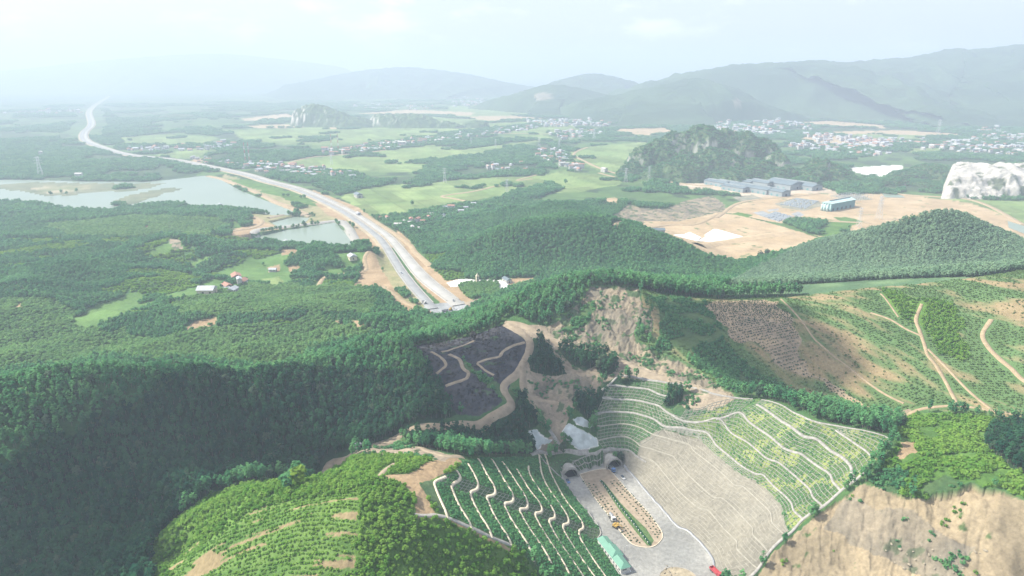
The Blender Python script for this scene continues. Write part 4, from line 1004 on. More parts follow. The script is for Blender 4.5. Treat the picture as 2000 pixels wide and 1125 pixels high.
def water_material():
    m, nt, N, L, out = mat('pond_water')
    b = N.new('ShaderNodeBsdfPrincipled'); L.new(b.outputs[0], out.inputs[0])
    g = N.new('ShaderNodeNewGeometry'); n = N.new('ShaderNodeTexNoise'); L.new(g.outputs['Position'], n.inputs['Vector']); n.inputs['Scale'].default_value = .012; n.inputs['Detail'].default_value = 5
    cr = N.new('ShaderNodeMix'); cr.data_type = 'RGBA'; cr.inputs[6].default_value = (.165, .215, .165, 1); cr.inputs[7].default_value = (.21, .26, .20, 1); L.new(n.outputs['Fac'], cr.inputs[0]); L.new(cr.outputs[2], b.inputs['Base Color'])
    b.inputs['Roughness'].default_value = .28; b.inputs['IOR'].default_value = 1.33
    w = N.new('ShaderNodeTexNoise'); L.new(g.outputs['Position'], w.inputs['Vector']); w.inputs['Scale'].default_value = .35; bp = N.new('ShaderNodeBump'); bp.inputs['Strength'].default_value = .12; bp.inputs['Distance'].default_value = .4
    L.new(w.outputs['Fac'], bp.inputs['Height']); L.new(bp.outputs[0], b.inputs['Normal'])
    return m


M_WATER = water_material()

# ------------------------------------------------------------------ water
LAKE = [(-300,353),(0,351),(60,351),(140,354),(280,355),(330,351),(400,343),(432,351),(470,372),(520,392),(577,412),(572,419),(530,419),(485,409),(420,406),(330,397),(240,406),(215,413),(120,409),(70,396),(-300,379)]
put_w = flat_poly('lake_water', unproj(*dens(LAKE).T), -.35, M_WATER, kind='structure')
flat_poly('pond_water', unproj(*dens([(525,433),(575,422),(605,425),(595,434),(560,441),(546,443)], 6).T), .25, M_WATER, kind='structure')
flat_poly('reservoir_water', unproj(*dens([(464,461),(560,448),(655,435),(674,450),(691,484),(640,482),(560,476),(500,470)], 6).T), .3, M_WATER, kind='structure')
flat_poly('pool_water', np.stack(at_z(*np.array([(1968,432),(1995,440),(2060,470),(2060,480),(1970,445)], float).T), -1), .4, M_WATER, kind='structure')
flat_poly('pool_water', np.stack(at_z(*np.array([(1722,378),(1762,382),(1768,386),(1730,386)], float).T), -1), .4, M_WATER, kind='structure')
flat_poly('pool_water', np.stack(at_z(*np.array([(1155,252),(1215,258),(1225,266),(1180,264)], float).T), -1), .6, M_WATER, kind='structure')

# ------------------------------------------------------------------ highway beyond the tunnel
hwD = np.hypot(HW[:, 0], HW[:, 1])
HWf = spline(HW, 6)[: ]
hd = np.hypot(HWf[:, 0], HWf[:, 1])
off = np.interp(hd, [715, 834, 1010, 1250], [15.2, 10.5, 8.2, 7.0])
nl = side(HWf)
CWL = HWf + nl * off[:, None]; CWR = HWf - nl * off[:, None]
wl = np.interp(hd, [715, 834, 1100, 7000], [5.6, 6.0, 5.6, 6.5]); wr = np.interp(hd, [715, 834, 1100, 7000], [7.2, 8.6, 5.8, 6.5])
ribbon('road', HWf[hd > 1000], off[hd > 1000] + 11, simple('road_shoulder_soil', (.33, .275, .185), .95, .2, .05), kind='structure', top=.35, skirt=2.5, drop=1.0, level=True)
ribbon('road', CWL, wl, M_ASPH, kind='structure', top=.8, skirt=1.6, drop=.9, level=True)
ribbon('road', CWR, wr, M_ROAD, kind='structure', top=.8, skirt=1.6, drop=.9, level=True)
CLEAR += [(HWf[::2], 24)]
for P, s, tx in ((CWL + nl * (wl[:, None] - .2), 1, 'outer edge of the far highway, the line nearer the reservoir'), (CWL - nl * (wl[:, None] - .2), 2, 'median side of the carriageway nearer the reservoir'), (CWR + nl * (wr[:, None] - .2), 3, 'median side of the carriageway nearer the rice fields'), (CWR - nl * (wr[:, None] - .2), 4, 'outer edge of the far highway, the line nearer the rice fields')):
    k = hd > 735
    ribbon('guard_wall', P[k], np.interp(hd[k], [735, 1500, 5000], [.3, .6, 1.3]), M_CONC, 'pale concrete guard wall along the ' + tx, 'guard wall', top=1.75, skirt=.05, drop=-.7, level=True)
k = (hd > 1150) & (hd < 6500)

# embankments round the ponds
for nm, lb, pts, hw, m in (('embankment', 'pale concrete bank curving round the far side of the rectangular reservoir', [(497,468),(505,454),(560,445.5),(610,438),(655,432),(668,433)], 5, M_CONC), ('embankment', 'pale concrete bank between the rectangular reservoir and the highway', [(668,433),(680,448),(694,470),(706,486)], 6, M_CONC),
                           ('dam', 'thin earth dam along the highway side of the big lake', [(405,344),(436,351),(500,376),(545,398),(585,414),(600,421)], 5, M_DIRTW), ('embankment', 'low earth bank between the small pond and the lake', [(525,430),(560,421),(580,420),(606,424)], 2.5, M_DIRT)):
    P = px_line(pts, 0, step=6); ribbon(nm, P, hw, m, lb, nm, top=1.6, skirt=3.0, drop=.4)
    CLEAR.append((P, hw + 3))

# country roads and tracks on the plain
FARTRACK = [([(1147,288),(1128,295),(1121,303),(1138,313),(1175,330),(1210,340),(1260,346),(1310,352)], 4, 0), ([(975,362),(925,374),(865,383),(885,388),(910,393)], 3, 0), ([(1060,339),(1010,352),(1040,350)], 2.4, 0), ([(1170,338),(1200,346),(1225,354)], 3, 0),
            ([(560,319),(640,305),(760,292),(900,262),(1080,262)], 3.5, 0), ([(660,398),(720,424),(790,470),(812,494),(840,520)], 3.0, 0), ([(620,560),(640,540),(710,530),(712,505),(725,492)], 2.0, 0), ([(455,452),(500,443),(512,432),(495,424)], 3, 0),
            ([(1385,340),(1470,345),(1515,352)], 5, 0), ([(1400,425),(1450,395),(1560,383),(1600,378)], 3.5, 0), ([(1540,424),(1580,428),(1620,432),(1700,436)], 3, 0), ([(1720,376),(1800,383),(1880,388),(1930,402),(2000,440)], 4, 0), ([(1310,355),(1360,362),(1420,362)], 4, 0), ([(745,560),(790,590),(830,606),(840,612)], 2.5, 0), ([(1200,442),(1290,442),(1360,438),(1410,415)], 3, 0)]
for pts, hw, z in FARTRACK:
    P = px_line(pts, None, 5000, 6); ribbon('track', P, hw, M_DIRTW, kind='structure', top=.9, skirt=1.5, drop=.5); CLEAR.append((P, hw + 2.5))

# dirt tracks on the near mountain
TRACK = [([(612,933),(640,913),(680,893),(730,872),(775,855),(830,833),(900,828),(960,815),(992,797),(998,785),(986,766),(986,750),(1010,730),(1022,710),(1032,690),(1035,670),(1025,655),(1000,640),(985,632)], 2.6),
         ([(985,631),(1020,636),(1060,655),(1100,672),(1150,681),(1180,686),(1215,705),(1280,736),(1350,753),(1420,772)], 2.4), ([(1068,662),(1080,690),(1110,720),(1140,731),(1166,730),(1172,745)], 1.7), ([(1022,712),(1022,760),(1032,775),(1060,780),(1092,786)], 2.0), ([(1036,780),(1050,812),(1075,834)], 1.6),
         ([(690,890),(740,880),(790,874),(840,882),(870,890),(905,893)], 2.0), ([(742,930),(752,918),(772,905)], 1.2),
         ([(862,688),(887,681),(912,672),(927,665)], 1.0), ([(877,692),(897,702),(905,720),(915,728),(910,740),(890,747),(870,754)], 1.1), ([(932,709),(955,701),(975,697),(982,687),(1000,676),(1025,669)], 1.1), ([(842,687),(860,697),(871,712),(862,722),(852,730)], 1.0), ([(932,710),(950,725),(965,733)], .7)]
RTRACK = [([(1525,584),(1575,640),(1610,680),(1660,720),(1720,765),(1765,788)], .8), ([(1720,574),(1755,620)], .7), ([(1800,594),(1789,624),(1796,646),(1805,672),(1812,694),(1828,714),(1847,746),(1862,775),(1870,790)], 1.5), ([(1700,611),(1738,624),(1770,643),(1799,656)], 1.0), ([(1812,682),(1850,720),(1888,760),(1930,795),(1950,808)], 1.1), ([(1936,624),(1919,653),(1930,678),(1952,701),(1975,720),(1996,741),(2030,760)], 1.9), ([(1740,815),(1768,812),(1800,799),(1870,793),(1930,801),(2000,813),(2060,822)], 1.5)]
for T, m in ((TRACK, M_DIRT), (RTRACK, M_DIRTW)):
    for pts, hw in T:
        P = px_line(pts, None, NEAR, 2.5); ribbon('track', P, hw * (1 + .5 * (fbm(P[:, 0] / 9, P[:, 1] / 9, 4, 3) - .5)) * (1 if m is M_DIRT else .75), m, kind='structure', top=.3, skirt=.5 if m is M_DIRT else .2, drop=.4, cols=2); CLEAR.append((P, hw + (3.2 if hw > 2 else 1.6)))

# ------------------------------------------------------------------ benches, drains and lattice of the cut slopes
ORD = ['topmost', 'second from the top', 'third from the top', 'fourth from the top', 'fifth from the top', 'sixth from the top', 'fourth from the road', 'third from the road', 'second from the road', 'lowest beside the road']
LP = {}
for k, (z, pts) in LB.items():
    P = px_line(pts, z, step=1.5); LP[k] = P
    ribbon('bench_drain', P, .55, M_CREAM, 'cream zigzag concrete drain on the dark green cut slope, ' + ORD[k - 1], 'drain', 'zigzag drains of the left cut slope', top=.45, skirt=.12, drop=.7); CLEAR.append((P, 1.1))
RL = {'B3': 'thin drain low on the beige slope, nearest above the road', 'B2': 'drain halfway up the beige slope that starts as the lowest arc of the bowl', 'B1': 'drain high on the beige slope that starts as the second arc of the bowl', 'R5': 'drain along the foot of the green lattice slope, third arc of the bowl', 'R4': 'drain across the middle of the green lattice slope, fourth arc of the bowl',
      'A1': 'topmost short arc drain in the bowl above the portals', 'R3': 'drain above the middle of the green lattice slope, starting beside the dirt patch', 'R2': 'broad pale drain near the top of the green lattice slope', 'R1': 'short drain at the upper far end of the green lattice slope'}
RP = {}
for k, (z, pts) in RB.items():
    P = px_line(pts, z, step=1.5); RP[k] = P
    hw = {'R2': .62, 'B3': .17, 'B2': .19, 'B1': .22, 'R3': .5}.get(k, .42)
    ribbon('bench_drain', P, hw, M_CONC if k[0] != 'B' else M_BEAMB, 'concrete ' + RL[k], 'drain', 'drains of the right cut slope', top=.3, skirt=.12, drop=.7); CLEAR.append((P, 1.2))
for nm, lb, pts, z, hw in (('edge_drain', 'pale concrete gutter along the top edge of the bowl above the portals', ATOP[1], 44, .5), ('edge_drain', 'thin concrete gutter along the crest of the green lattice slope', [(a, b) for a, b, c in RCREST], None, .4), ('edge_drain', 'concrete gutter running down between the lattice slope and the bare cut bank', [(a, b) for a, b, c in EDGE[1:]], None, .65),
                           ('edge_drain', 'concrete gutter along the lower edge of the zigzag slope beside the bright young trees', [(810,1006),(850,1007),(878,1013),(920,1031),(965,1052),(1007,1070)], None, .6), ('edge_drain', 'dark gutter between the road and the beige slope', RTOE, 0, .5),
                           ('edge_drain', 'thin gutter between the road and the foot of the zigzag slope', LTOE, 0, .3), ('edge_drain', 'white concrete ledge above the left tunnel portal', [(1037,888),(1060,884),(1097,882),(1125,884),(1150,884)], None, 1.0), ('stair_drain', 'pale stepped drain running down the dirt bowl to the ledge', [(1070,836),(1080,850),(1090,865),(1100,881)], None, .9),
                           ('edge_drain', 'thin gutter arching over the right tunnel portal', [(1150,888),(1180,880),(1200,878),(1220,878),(1232,882),(1244,892),(1262,903)], None, .35), ('edge_drain', 'thin gutter down the left flank of the portal slope', [(1055,890),(1066,905),(1080,918),(1095,932)], None, .35)):
    P = px_line(pts, z, 450, 1.5); ribbon(nm, P, hw, M_GREY if 'dark gutter' in lb else M_CONC, lb, 'drain', top=.4, skirt=.1, drop=.7); CLEAR.append((P, hw + .5))


def resamp(P, n):
    s = np.concatenate([[0], np.cumsum(np.hypot(*np.diff(P, axis=0).T))]); t = np.linspace(0, s[-1], n)
    return np.stack([np.interp(t, s, P[:, 0]), np.interp(t, s, P[:, 1])], -1)


def lattice(name, label, pairs, cell, hw, m, gap=0.0, top=.28, flat=False):
    """square concrete beams laid on the slope between two bench lines"""
    VV = []; FF = []; nb = 0

    def strip(P, zz=None):
        nonlocal nb
        V, F = ribbon_geo(P, hw, top=top, skirt=.03, drop=.3)
        if zz is not None:      # a flat built face
            k = len(V) // len(P); V[:, 2] = np.maximum(V[:, 2], np.repeat(zz, k) + V[:, 2] * 0 + np.tile([-.3] + [top] * (k - 2) + [-.3], len(P)))
        VV.append(V); FF.append(F + nb); nb += len(V)
    for A, B in pairs:
        A = px_line(A, None, 450, 1.5) if isinstance(A, list) else A; B = px_line(B, None, 450, 1.5) if isinstance(B, list) else B
        la = np.hypot(*np.diff(A, axis=0).T).sum(); lb = np.hypot(*np.diff(B, axis=0).T).sum()
        n = max(2, int((la + lb) / 2 / cell)); a = resamp(A, n + 1); b = resamp(B, n + 1)
        dist = np.hypot(*(b - a).T).mean() * 1.2; rows = max(2, int(dist / cell + .5))
        for i in range(n + 1):
            t = np.linspace(0, 1, rows * 2 + 1)[:, None]; P = a[i] * (1 - t) + b[i] * t
            if gap:
                for j in range(rows):
                    if rng.random() > gap:
                        strip(P[2 * j:2 * j + 3])
            else:
                strip(P, (H(*a[i]) * (1 - t) + H(*b[i]) * t)[:, 0] if flat else None)
        for r in range(0, rows + 1):
            P = a * (1 - r / rows) + b * (r / rows); zl = H(a[:, 0], a[:, 1]) * (1 - r / rows) + H(b[:, 0], b[:, 1]) * (r / rows)
            if flat:
                strip(P, zl); continue
            P = spline(P, 1.5)
            if gap:
                for j in range(0, len(P) - 3, 3):
                    if rng.random() > gap * .7:
                        strip(P[j:j + 4])
            else:
                strip(P)
    return put(name, new_mesh(name, np.vstack(VV), np.vstack(FF), [m], False), label, 'lattice')


A6 = [(1180,880),(1200,878),(1220,878),(1232,882),(1244,891)]
def pxs(k, a, b=None):
    return [tuple(p) for p in RB[k][1][a:b]]
GB = [(1296,838),(1340,850),(1366,858),(1400,891),(1450,930),(1475,938),(1498,957),(1525,987),(1532,1021),(1540,1038)]
lattice('slope_lattice', 'concrete beam lattice curving round the grassy bowl above the portals', [(pxs('B2', 0, 6), A6), (pxs('B1', 0, 7), pxs('B2', 0, 6)), (pxs('R5', 0, 7), pxs('B1', 0, 7)), (pxs('R4', 0, 6), pxs('R5', 0, 7)), (pxs('A1', 0), pxs('R4', 0, 6)), ([(1255,740),(1280,743),(1303,748)], [(1250,760),(1266,762),(1304,774)])], 2.7, .085, M_BEAM)
lattice('slope_lattice', 'concrete beam lattice covering the bright green cut slope up to its crest', [(pxs('R4', 5, 10), pxs('R5', 6, 10)), (pxs('R4', 9), pxs('R5', 9)), (pxs('R3', 0), [(1408,828),(1430,847)] + pxs('R4', 11)), (pxs('R2', 0), pxs('R3', 1)), ([(1487,782),(1525,792),(1559,811),(1589,824),(1632,840),(1664,862),(1691,881),(1704,896),(1706,905)], pxs('R2', 0)), ([(1634,833),(1680,841),(1729,854),(1736,863)], [(1636,842),(1664,862),(1691,881),(1706,905)]), ([(1340,800),(1370,797),(1400,785),(1440,779),(1470,783)], [(1330,815),(1356,820),(1380,824),(1405,826),(1440,808)]), (pxs('R5', 7, 13), GB[:5]), (pxs('R5', 12), GB[4:])], 2.6, .085, M_BEAM)
lattice('slope_lattice', 'half buried concrete lattice over the dusty beige cut slope', [(GB, pxs('B1', 7)), (pxs('B1', 6), pxs('B2', 6)), (pxs('B2', 7), pxs('B3', 1)), (pxs('B3', 0), RTOE[1:])], 2.3, .075, M_BEAMB, gap=.35, top=.1)
lattice('slope_lattice', 'square concrete lattice on the grassy wall between the two tunnel portals', [([(1114,898),(1140,893),(1180,884)], [(1130,921),(1145,916),(1178,905)])], 2.2, .12, M_CONC, top=.35, flat=True)
M_LATG = simple('lattice_grey', (.20, .22, .18), .9, .2, .5)
_LG = [([(899,935),(894,942),(883,954)], [(934,945),(928,953),(920,965)]), ([(934,947),(928,953),(921,964)], [(966,958),(960,966),(952,975)]), ([(968,960),(960,966),(952,975)], [(1001,970),(996,978),(988,987)]), ([(1003,972),(996,979),(988,986)], [(1030,982),(1024,990),(1017,1000)]), ([(1031,984),(1026,990),(1018,999)], [(1058,991),(1054,998),(1047,1007)]), ([(1060,993),(1054,999),(1048,1007)], [(1083,1003),(1080,1010),(1075,1018)]), ([(1085,1005),(1080,1011),(1076,1018)], [(1110,1014),(1106,1022),(1101,1030)]), ([(1112,1016),(1107,1023),(1102,1030)], [(1138,1024),(1135,1033),(1132,1041)]), ([(1141,1027),(1136,1034),(1133,1041)], [(1168,1036),(1168,1046),(1167,1056)]), ([(871,924),(860,933),(850,942)], [(892,921),(897,931),(885,952)])]
for _k, _pr in enumerate(_LG):
    lattice('slope_lattice', 'grey lattice patch ' + ('between the first and second', 'between the second and third', 'between the third and fourth', 'between the fourth and fifth', 'between the fifth and sixth', 'between the sixth and seventh', 'between the seventh and eighth', 'between the eighth and ninth', 'between the ninth and tenth', 'below the tenth')[min(9, _k + 1) if _k < len(_LG) - 1 else 0] + ' zigzag drains counted from the top', [_pr], 2.6, .06, M_LATG)

# sprayed concrete skins on the rock of the bowl
for lb, pts in (('white sprayed concrete skin on the rock beside the dark trees', [(1030,842),(1042,838),(1050,840),(1054,850),(1066,856),(1080,860),(1074,866),(1058,868),(1050,880),(1042,866)]), ('largest white sprayed concrete skin, above the left portal', [(1098,842),(1104,830),(1112,826),(1128,836),(1150,847),(1168,858),(1169,872),(1150,877),(1134,880),(1112,866)]), ('small white sprayed concrete skin above the largest one', [(1119,821),(1126,815),(1136,814),(1148,822),(1159,833),(1153,837),(1138,832)])):
    P = unproj(*dens(pts, 4).T, dmax=450)
    c = P.mean(0); V = []; n = len(P); K = 9
    for r in range(K + 1):
        for p in P:
            q = c + (p - c) * (r / K); V.append((q[0], q[1], 0))
    V = np.array(V); V[:, 2] = H(V[:, 0], V[:, 1]) + .35 + 1.3 * (fbm(V[:, 0] / 4, V[:, 1] / 4, 8, 4) - .4) * (np.repeat(np.arange(K + 1), n) < K) - .6 * (np.repeat(np.arange(K + 1), n) == K)
    F = [(r * n + i, r * n + (i + 1) % n, (r + 1) * n + (i + 1) % n, (r + 1) * n + i) for r in range(K) for i in range(n)]
    put('shotcrete_skin', new_mesh('shotcrete_skin', V, F, [M_SHOT], False), lb, 'sprayed concrete'); CLEAR.append((np.vstack([P, P[:1]]), 1))
# ------------------------------------------------------------------ far mountains and limestone hills
M_HILL = ground_material('hill_cover', .9)


def hill_mesh(name, V, F, C, label=None):
    me = new_mesh(name, V, F, [M_HILL], True)
    a = me.attributes.new('cover', 'FLOAT_COLOR', 'POINT'); a.data.foreach_set('color', np.concatenate([C, np.ones((len(C), 1))], 1).astype(np.float32).ravel())
    return put(name, me, kind='structure')


def mountain(name, crest, front, back, seed, base=-4, rough=.26, nv=90, step=24, green=((.030, .062, .030), (.050, .090, .040)), bare=()):
    P = []
    for px, py, D in crest:
        d = ray(px, py); k = D / d[1]; P.append((d[0] * k, d[1] * k, CAMZ + d[2] * k))
    S = spline(np.array(P), step); n = side(S[:, :2]); nrm = np.where((n * S[:, :2]).sum(1)[:, None] > 0, -n, n)      # towards the camera
    nu = len(S); t = np.concatenate([np.linspace(-1, 0, nv // 2, endpoint=False), np.linspace(0, 1, nv)])               # -1 back, +1 front
    T, Ui = np.meshgrid(t, np.arange(nu))
    wdt = np.where(T > 0, T * front, T * back)
    taper = np.minimum(1, np.minimum(Ui, nu - 1 - Ui) / (nu * .06) + .02)
    wig = 140 * (vnoise(np.abs(T) * 3 + seed, Ui / 22., seed) - .5) * np.abs(T)
    X = S[Ui, 0] + nrm[Ui, 0] * wdt + wig; Y = S[Ui, 1] + nrm[Ui, 1] * wdt
    a = np.abs(T)
    spur = fbm(Ui * step / 330. + wig / 200, a * 1.3, seed + 3, 4)
    a2 = np.clip(a + (spur - .5) * .5 * np.sin(np.pi * np.clip(a, 0, 1)), 0, 1)
    prof = (1 - a2) ** 1.25 * .65 + .35 * (1 - sstep(0, 1, a2))
    Z = base + (S[Ui, 2] * 1.0 - base) * prof * np.clip(taper, 0, 1)
    Z += (fbm(X / 90., Y / 90., seed + 9, 5) - .5) * rough * (S[Ui, 2] - base) * np.sin(np.pi * np.clip(a, 0, 1)) ** .7
    Z += (fbm(X / 30., Y / 30., seed + 19, 4) - .5) * 22 * np.clip((1 - a) * 6, 0, 1)
    Z = np.where(a > .97, base - 3, Z)
    f = np.clip((fbm(X / 160., Y / 160., seed + 5, 5) - .35) / .3, 0, 1).ravel()[:, None]
    C = np.array(green[0]) * (1 - f) + np.array(green[1]) * f
    for (px, py, rx, ry) in bare:
        qx, qy, _ = project(X.ravel(), Y.ravel(), Z.ravel())
        k = (((qx - px) / rx) ** 2 + ((qy - py) / ry) ** 2 + 1.6 * (fbm(X.ravel() / 70., Y.ravel() / 70., seed + 31, 4) - .5) < 1) & (T.ravel() > -.1)
        C[k] = (.20, .18, .13)
    return hill_mesh(name, np.stack([X.ravel(), Y.ravel(), Z.ravel()], -1), grid_faces(nu, len(t))[:, ::-1], C)


mountain('mountain', [(1405,178,4200),(1425,150,4300),(1450,127,4500),(1500,123,4600),(1560,120,4700),(1605,117,4750),(1640,122,4750),(1690,118,4800),(1745,114,4850),(1800,109,4850),(1860,94,4850),(1900,96,4800),(1960,90,4750),(2000,86,4700),(2080,84,4650),(2200,76,4600),(2400,80,4500)], 1650, 1500, 11)
mountain('hill', [(1105,208,4000),(1170,190,4050),(1230,179,4050),(1290,165,4000),(1350,153,4000),(1390,158,3900),(1425,180,3750),(1450,212,3600)], 700, 600, 13, bare=[(1440,200,7,6)])
mountain('hill', [(1045,178,5600),(1080,162,5800),(1120,149,6000),(1155,143,6000),(1190,147,6000),(1230,158,6000),(1285,176,5900)], 900, 800, 17)
mountain('hill', [(985,192,4600),(1030,176,4700),(1070,166,4700),(1110,168,4700),(1160,178,4650),(1230,198,4500)], 700, 600, 19, bare=[(1060,188,18,8)])
mountain('mountain', [(520,172,7400),(600,158,7600),(680,142,7900),(740,134,8000),(790,131,8000),(850,136,8000),(920,146,7900),(990,162,7700),(1030,172,7500)], 1300, 1000, 23, step=40)
mountain('mountain', [(-500,150,10500),(-200,140,11000),(0,138,11200),(120,126,11500),(220,116,11800),(330,108,12000),(430,105,12000),(520,112,12000),(620,124,12000),(720,138,11800)], 3000, 2000, 29, step=90)


def karst(name, peaks, seed, pad=60, step=2.6, white=None, crag=1.0):
    """steep limestone hill: overlapping towers with crags and bare rock where it is too steep for trees"""
    Q = []
    for px, py, D, rad in peaks:
        d = ray(px, py); k = D / d[1]; Q.append((d[0] * k, d[1] * k, CAMZ + d[2] * k, rad))
    Q = np.array(Q)
    x = np.arange(Q[:, 0].min() - Q[:, 3].max() - pad, Q[:, 0].max() + Q[:, 3].max() + pad, step); y = np.arange(Q[:, 1].min() - Q[:, 3].max() - pad, Q[:, 1].max() + Q[:, 3].max() + pad, step)
    X, Y = np.meshgrid(x, y)
    wx = X + 34 * (fbm(X / 45., Y / 45., seed, 4) - .5); wy = Y + 34 * (fbm(X / 45., Y / 45., seed + 7, 4) - .5)
    Z = np.full(X.shape, -8.0)
    for qx, qy, qz, r in Q:
        t = np.hypot(wx - qx, wy - qy) / r
        p = np.where(t < 1, 1 - .42 * t ** 1.6, .58 * np.exp(-(t - 1) * 2.6))
        h = qz * p - 9 * sstep(1.0, 1.6, t) - .35 * qz * sstep(1.0, 1.7, t)
        Z = np.logaddexp(Z / 5, h / 5) * 5
    s = sstep(2, 40, Z)
    cr = 1 - np.abs(2 * fbm(X / 24., Y / 24., seed + 13, 5) - 1)
    Z = Z + s * crag * ((cr - .72) * 20 + (fbm(X / 7., Y / 7., seed + 15, 3) - .5) * 6)
    Z = np.where(Z < .5, np.minimum(Z, 0) - 2, Z)
    gy, gx = np.gradient(Z, step); sl = np.hypot(gx, gy)
    f = np.clip((fbm(X / 18., Y / 18., seed + 21, 4) - .3) / .4, 0, 1)[..., None]
    C = np.array((.040, .080, .034)) * (1 - f) + np.array((.078, .125, .050)) * f
    rk = (.8 * sstep(1.4, 2.2, sl) * sstep(.53, .63, fbm(X / 30., Y / 30., seed + 23, 4)))[..., None]
    rock = np.array((.28, .28, .25)) * (.8 + .4 * fbm(X / 5., Y / 12., seed + 25, 3))[..., None]
    C = C * (1 - rk) + rock * rk
    if white is not None:
        k = white(X, Y, Z, gx, gy)[..., None]
        C = C * (1 - k) + np.array((.50, .475, .42)) * (.75 + .4 * fbm(X / 9., Z / 4., seed + 27, 4))[..., None] * k
    if step < 3:        # bushes and trees clinging to the slopes
        n = int(X.size * step * step / 17); i = rng.integers(0, X.size, n); ok = (Z.ravel()[i] > 1) & (rk.ravel()[i] < .35) & (white is None); i = i[ok]
        s = rng.uniform(.22, .55, len(i)); add('crag_patch', X.ravel()[i] + rng.uniform(-1, 1, len(i)), Y.ravel()[i] + rng.uniform(-1, 1, len(i)), s, s * rng.uniform(.7, 1.2, len(i)), Z.ravel()[i] - .8)
    return hill_mesh(name, np.stack([X.ravel(), Y.ravel(), Z.ravel()], -1), grid_faces(*X.shape), C.reshape(-1, 3))


karst('karst_hill', [(1372,246,1800,64),(1330,258,1800,57),(1415,254,1815,57),(1455,258,1800,64),(1490,268,1790,45),(1300,272,1790,60),(1262,288,1770,41),(1236,318,1740,34),(1400,290,1700,64),(1350,305,1680,60),(1470,312,1660,53),(1525,300,1700,30),(1520,330,1620,31),(1430,325,1640,53),(1300,325,1690,53)], 31)
karst('karst_hill', [(1612,309,1640,34),(1595,326,1620,34),(1634,326,1620,36),(1655,340,1600,32),(1540,325,1640,22),(1575,345,1580,30)], 37, crag=.8)


def white_left(X, Y, Z, gx, gy):
    return sstep(.55, 1.1, gx) * sstep(6, 30, Z) * (fbm(X / 40., Y / 40., 3, 3) > .36)


karst('karst_hill', [(604,206,3420,75),(616,204,3420,85),(640,213,3400,80),(660,221,3380,75),(690,230,3360,80),(705,238,3340,60)], 41, step=4, white=white_left)
karst('karst_hill', [(760,224,3360,70),(790,223,3360,90),(815,224,3340,80),(835,234,3300,60),(742,222,3420,40),(868,236,3280,45)], 43, step=4, white=white_left)
karst('karst_hill', [(928,236,3300,55),(890,242,3250,30)], 45, step=4, white=white_left)
karst('wooded_hill', [(1660,354,1560,26),(1700,350,1580,30),(1740,346,1590,30),(1775,332,1680,40),(1805,322,1720,34),(1835,322,1700,34),(1790,352,1590,30),(1830,356,1560,28)], 47, crag=.35, pad=20)
karst('wooded_hill', [(236,230,3900,60),(268,226,3900,70),(345,222,3950,80),(200,240,3800,60)], 49, step=6, crag=.4)

# quarry: white benches cut into the limestone at the right edge
_e = np.stack(at_z(*np.array([(1838,388),(1880,388),(1940,389),(1990,388),(2100,386),(2260,386)], float).T), -1)
S = spline(_e, 3.0); n = S / np.linalg.norm(S, axis=1)[:, None]     # away from the camera
tt = np.concatenate([np.arange(-6, 130, 1.6), np.arange(130, 330, 6)])
Tq, Ui = np.meshgrid(tt, np.arange(len(S)))
X = S[Ui, 0] + n[Ui, 0] * Tq; Y = S[Ui, 1] + n[Ui, 1] * Tq
tw = Tq + 26 * (fbm(X / 30., Y / 30., 61, 4) - .5) + 10 * (fbm(X / 7., Y / 7., 63, 3) - .5)
Zq = np.interp(tw, [-20, 0, 16, 24, 30, 48, 52, 60, 92, 100, 150, 260, 330], [-5, 0, 22, 27, 28, 46, 49, 50, 58, 63, 66, 40, -8])
Zq = Zq * (.62 + .62 * fbm(X / 55., Y / 200., 91, 3)) * sstep(-2, 16, Ui * 3.0 - 14 * (fbm(Y / 20., Y / 20., 5, 3) - .5)) + (fbm(X / 9., Y / 9., 67, 4) - .5) * 7 * sstep(2, 12, Zq)
f = sstep(.60, .68, fbm(X / 17., Y / 17., 69, 4))
C = np.array((.42, .40, .36)) * (.74 + .5 * fbm(X / 6., Zq / 3., 65, 4))[..., None]
C = C * (1 - f[..., None]) + np.array((.10, .12, .075)) * f[..., None]
k = (Tq > 190)[..., None]; C = np.where(k, np.array((.05, .09, .04)), C)
hill_mesh('quarry_cliff', np.stack([X.ravel(), Y.ravel(), Zq.ravel()], -1), grid_faces(len(S), len(tt)), C.reshape(-1, 3))
